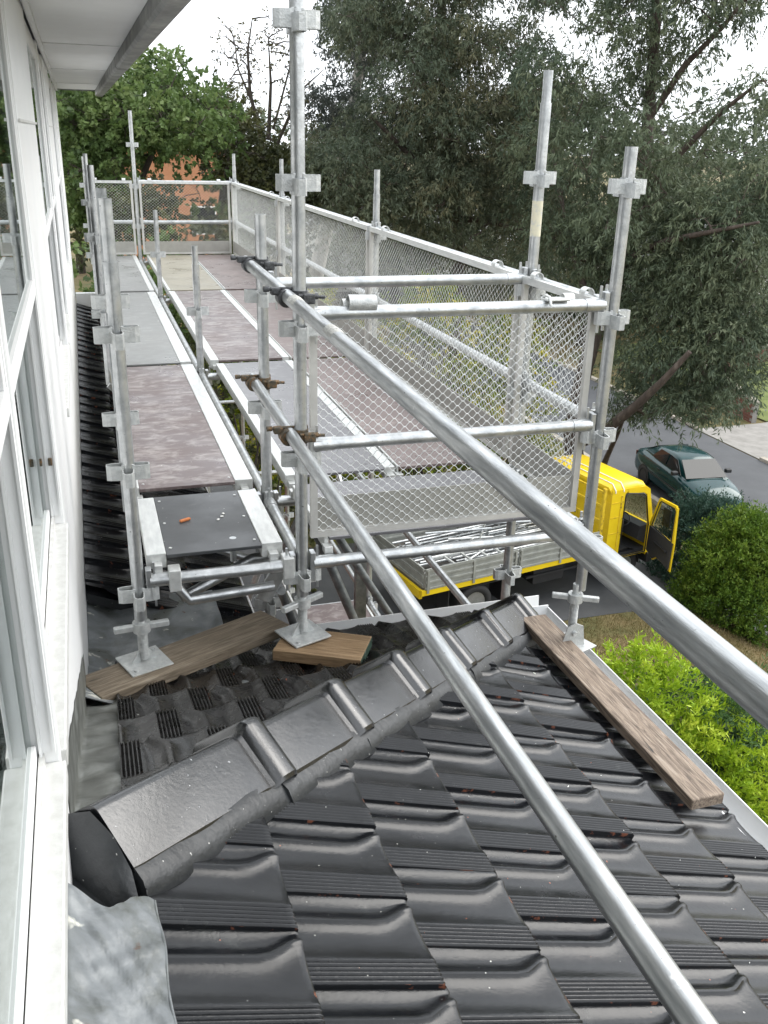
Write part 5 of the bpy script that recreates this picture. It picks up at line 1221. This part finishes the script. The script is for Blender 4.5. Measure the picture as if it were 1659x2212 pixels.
shrub('conifer_shrub', 'blue-green conifer shrub between the sedan and the yellow-green conifer', c, dome(c, 1.35, 1.1, 1.95, 130, (.16, .38), rg), 'leaf_juniper', dict(CON, sprays=240), 32)
c = Vector((9.9, 18.9, gz(9.9, 18.9)))
shrub('small_shrub', 'small green shrub seen through the truck cab window', c, dome(c, .7, .7, 1.3, 30, (.2, .3), rg), 'leaf_cedar', dict(CON, sprays=100), 33)
GLD = dict(per=30, sprays=420, length=.075, width=.020, droop=-.2, spread=.20, outward=1.2, upbias=.25)
c = Vector((6.35, 6.55, -8.0)); cl = []
for px, py, r, s in [(1335, 1470, 8.6, .2), (1375, 1440, 8.7, .22), (1410, 1425, 8.8, .2), (1400, 1480, 8.6, .25), (1350, 1520, 8.5, .24), (1450, 1500, 8.6, .24), (1390, 1560, 8.5, .25), (1470, 1560, 8.5, .25), (1430, 1610, 8.4, .24), (1530, 1540, 8.8, .2), (1500, 1610, 8.5, .24), (1560, 1600, 8.7, .22), (1480, 1660, 8.4, .24), (1540, 1670, 8.4, .24), (1610, 1620, 8.8, .22), (1600, 1700, 8.5, .24), (1650, 1660, 8.8, .22), (1640, 1740, 8.5, .24), (1560, 1740, 8.3, .22), (1320, 1440, 8.8, .16), (1440, 1440, 9, .16), (1660, 1800, 8.4, .24), (1700, 1720, 8.6, .25), (1620, 1790, 8.3, .2), (1290, 1480, 8.6, .15)]:
    p = at_r(px, py, r); cl.append((p.x, p.y, p.z, s))
shrub('golden_conifer', 'bright lime-gold feathery conifer just beyond the white gutter', c, cl, 'leaf_gold', GLD, 34, cat='conifer', stem=.09)
cl = []
for k in range(90):
    p = at_r(rg.uniform(1330, 1760), rg.uniform(1500, 2000), rg.uniform(8.8, 9.8))
    if p.z > -5.05-.15*abs(p.x-6.3): continue
    cl.append((p.x, p.y, p.z, rg.uniform(.2, .34)))
for px, py in ((1560, 1530), (1600, 1560), (1640, 1540), (1650, 1600), (1620, 1650), (1580, 1490), (1650, 1500)): p = at_r(px, py, 9.6); cl.append((p.x, p.y, p.z, .26))
c = Vector((6.9, 7.1, -8.0))
shrub('feathery_conifer', 'deep green feathery conifer behind the lime-gold conifer', c, cl, 'leaf_cedar', dict(GLD, sprays=260), 35, cat='conifer', stem=.08)
WAT = dict(per=12, sprays=60, length=.13, width=.04, droop=.25, spread=.22)
for i, (x, y, h, rr, lb) in enumerate([(4.3, 18.3, 4.6, 1.5, 'yellow-flowered wattle bush nearest the far end of the truck tray'), (6.7, 18.2, 5.0, 1.6, 'tall yellow-flowered wattle bush behind the truck tray'), (8.7, 18.6, 4.4, 1.3, 'yellow-flowered wattle bush behind the truck cab'), (2.2, 19.5, 4.0, 1.5, 'yellow-green wattle bush beyond the far corner of the scaffold'), (5.4, 21.5, 4.6, 1.6, 'yellow-green wattle bush standing behind the other wattles')]):
    c = Vector((x, y, gz(x, y))); shrub('wattle_bush', lb, c, dome(c, rr, rr, h, 70, (.35, .6), rg, .4, 3), 'leaf_wattle', WAT, 70+i, 'wattle bushes by the driveway')
for i, (x, y, h, rr, mt, lb) in enumerate([(.6, 15.6, 6.5, 1.2, 'leaf_green', 'green shrub just beyond the far mesh panel, beside the wall'), (2.5, 15.9, 6.4, 1.3, 'leaf_olive', 'olive shrub just beyond the wider far mesh panel'), (-1.2, 16.0, 7.2, 1.6, 'leaf_green', 'tall green shrub past the end of the house'), (1.3, 19.5, 6.9, 1.8, 'leaf_olive', 'tall olive shrub behind the shrubs at the scaffold end'), (4.6, 26.0, 6.2, 1.2, 'leaf_green', 'bright green shrub in front of the paling fence')]):
    c = Vector((x, y, gz(x, y))); shrub('garden_shrub', lb, c, dome(c, rr, rr, h, 60, (.4, .6), rg, .3, 3), mt, dict(GRN, sprays=44), 80+i, 'garden shrubs')
# under-deck planting seen through the gaps between the boards
for i, (x, y) in enumerate([(1.0, 5.4), (2.9, 7.5), (1.1, 9.2)]):
    c = Vector((x+1.6, y, -8)); shrub('garden_shrub', ['low yellow-green shrub under the scaffold front', 'low yellow-green shrub beside the scaffold', 'low yellow-green shrub under the scaffold middle'][i], c, dome(c, .8, .8, 1.6, 24, (.25, .4), rg), 'leaf_wattle', WAT, 90+i, 'garden shrubs')

# lawn blades near the driveway
rng = np.random.default_rng(3); n = 42000
bx = rng.uniform(5.5, 13.5, n); by = rng.uniform(8.5, 12.9, n); bz = np.array([gz(a, 0) for a in bx]); B = np.stack([bx, by, bz], 1)
D = rng.normal(size=(n, 3))*.5; D[:, 2] = 1; D /= np.linalg.norm(D, axis=1, keepdims=True)
part('lawn_grass', leaf_mesh('lawn_grass', B, D, rng.uniform(.03, .09, n), rng.uniform(.008, .016, n), rng.uniform(0, 1, n), MAT['grass'], rng), MAT['grass'], kind='stuff')['label'] = 'short dry straw-coloured grass by the driveway'
n = 16000
bx = rng.uniform(10.0, 15.7, n); by = rng.uniform(17.3, 27, n); bz = np.array([gz(a, 0) for a in bx]); B = np.stack([bx, by, bz], 1); D = D[:n]
part('verge_grass', leaf_mesh('verge_grass', B, D, rng.uniform(.03, .10, n), rng.uniform(.01, .02, n), rng.uniform(0, .9, n), MAT['grass'], rng), MAT['grass'], kind='stuff')['label'] = 'dry grass on the verge under the gum tree'

# ================================================================== BEYOND THE STREET
def brick_wall(p, q, h0, h1, label, th=.23, proto=[None]):
    """stepped garden wall of real bricks; p, q plan points"""
    p = Vector(p); q = Vector(q); L = (q-p).length; e = (q-p).normalized(); n = Vector((-e.y, e.x, 0)); zb = min(gz(p.x, p.y), gz(q.x, q.y))-.05
    t = thing('brick_garden_wall', p.lerp(q, .5)+Vector((0, 0, zb-p.lerp(q, .5).z)), label, 'garden wall')
    core = MB(); pts = [(0, 0), (L, 0), (L, h1), (0, h0)]
    core.prism([(p+e*u+n*.012+Vector((0, 0, zb-p.z+z))).to_tuple() for u, z in pts], n*(th-.024)); part('mortar_core', core, MAT['concrete'], t)
    bw, bh = .30, .115
    rows = int(max(h0, h1)/bh); brick = MB()
    for r in range(rows):
        for k in range(int(L/bw)):
            u = k*bw+(bw/2 if r % 2 else 0); 
            if (r+1)*bh > h0+(h1-h0)*(u+bw/2)/L or u+bw > L: continue
            a = p+e*(u+.008)+Vector((0, 0, zb-p.z+r*bh+.006)); b_ = e*(bw-.014)
            pr = [a.to_tuple(), (a+b_).to_tuple(), (a+b_+Vector((0, 0, bh-.012))).to_tuple(), (a+Vector((0, 0, bh-.012))).to_tuple()]
            brick.prism(pr, n*th)
    part('bricks', brick, MAT['brick_red'], t, kind='stuff')
    cp_ = MB(); cp_.prism([(p+e*u-n*.03+Vector((0, 0, zb-p.z+z))).to_tuple() for u, z in ((-.03, h0), (L+.03, h1), (L+.03, h1+.06), (-.03, h0+.06))], n*(th+.06)); part('coping', cp_, MAT['kerb'], t); return t
brick_wall((24.6, 28.7, -9.95), (25.0, 33.6, -9.9), .85, 1.65, 'dark red brick garden wall across the street, stepping down to the driveway')
brick_wall((26.0, 34.8, -9.8), (36.5, 35.8, -8.9), 1.1, 1.1, 'lower red brick garden wall behind the far lawn')
def simple_house(name, label, c, wx, wy, h, mat, roofmat, roof_h, yaw=0.0, wins=()):
    M = Matrix.Translation(c) @ Matrix.Rotation(yaw, 4, 'Z'); t = thing(name, c, label, 'house', None)
    def hp(nm, mb, mt, par=None): mb.v = [tuple(M @ Vector(p)) for p in mb.v]; return part(nm, mb, MAT[mt], par or t)
    hp('wall', MB().box((-wx/2, -wy/2, 0), (wx/2, wy/2, h)), mat)
    o = .45
    if roof_h > .4: hp('roof', MB().add([(-wx/2-o, -wy/2-o, h), (wx/2+o, -wy/2-o, h), (wx/2+o, wy/2+o, h), (-wx/2-o, wy/2+o, h), (-wx/4, 0, h+roof_h), (wx/4, 0, h+roof_h)], [(0, 1, 5, 4), (1, 2, 5), (2, 3, 4, 5), (3, 0, 4), (3, 2, 1, 0)]), roofmat)
    else: hp('roof', MB().box((-wx/2-o, -wy/2-o, h), (wx/2+o, wy/2+o, h+roof_h), bev=.03), roofmat)
    for (x, z, w2, h2) in wins:
        wn = hp('window', MB().box((x-w2/2-.06, -wy/2-.05, z-h2/2-.06), (x+w2/2+.06, -wy/2-.001, z+h2/2+.06)), 'white'); hp('pane', MB().box((x-w2/2, -wy/2-.056, z-h2/2), (x+w2/2, -wy/2-.0505, z+h2/2)), 'carglass', wn)
    return t
p = at_r(375, 360, 44)
simple_house('brick_flat_block', 'orange brick flat block with pale flat roof behind the green trees', (p.x+.2, p.y+3, -8.6), 4.6, 6, 7.95, 'brick_orange', 'roof_white', .28, -.1, [(1.3, 5.0, 1.0, 1.1), (1.3, 2.4, 1.0, 1.1)])
simple_house('white_house', 'white house across the street behind the overhanging gum', (33.5, 50, -9.2), 12, 9, 3.4, 'white', 'roof_grey', 2.0, -.9, [(-3, 1.6, 1.8, 1.2), (2.5, 1.6, 1.8, 1.2)])
simple_house('grey_roof_house', 'pale house with grey roof beyond the paling fence', (21.0, 62, -9.0), 13, 9, 3.6, 'white', 'roof_grey', 2.2, .1, [(-3, 1.8, 1.8, 1.2), (3, 1.8, 1.8, 1.2)])
# paling fence, seen between the main post and the gums
fa = Vector((6.5, 27.6, -8.7)); fb = Vector((13.0, 29.6, -8.8)); fe = (fb-fa).normalized(); fn = Vector((-fe.y, fe.x, 0))
fence = thing('paling_fence', (fa+fb)/2, 'weathered grey paling fence in front of the gums', 'fence')
k = int((fb-fa).length/.125); pm = MB().box((-.055, -.008, 0), (.055, .008, 1.9)).mesh('paling'); pm.materials.append(MAT['paling'])
for i in range(k):
    p = fa+fe*(i*.125); M = Matrix.Translation((p.x, p.y, gz(p.x, p.y)-.02+rnd.uniform(-.02, .02))) @ Matrix.Rotation(math.atan2(fe.y, fe.x)+rnd.uniform(-.03, .03), 4, 'Z')
    o = bpy.data.objects.new('paling', pm); o.matrix_world = M; WORLD[o] = M; link(o, fence)
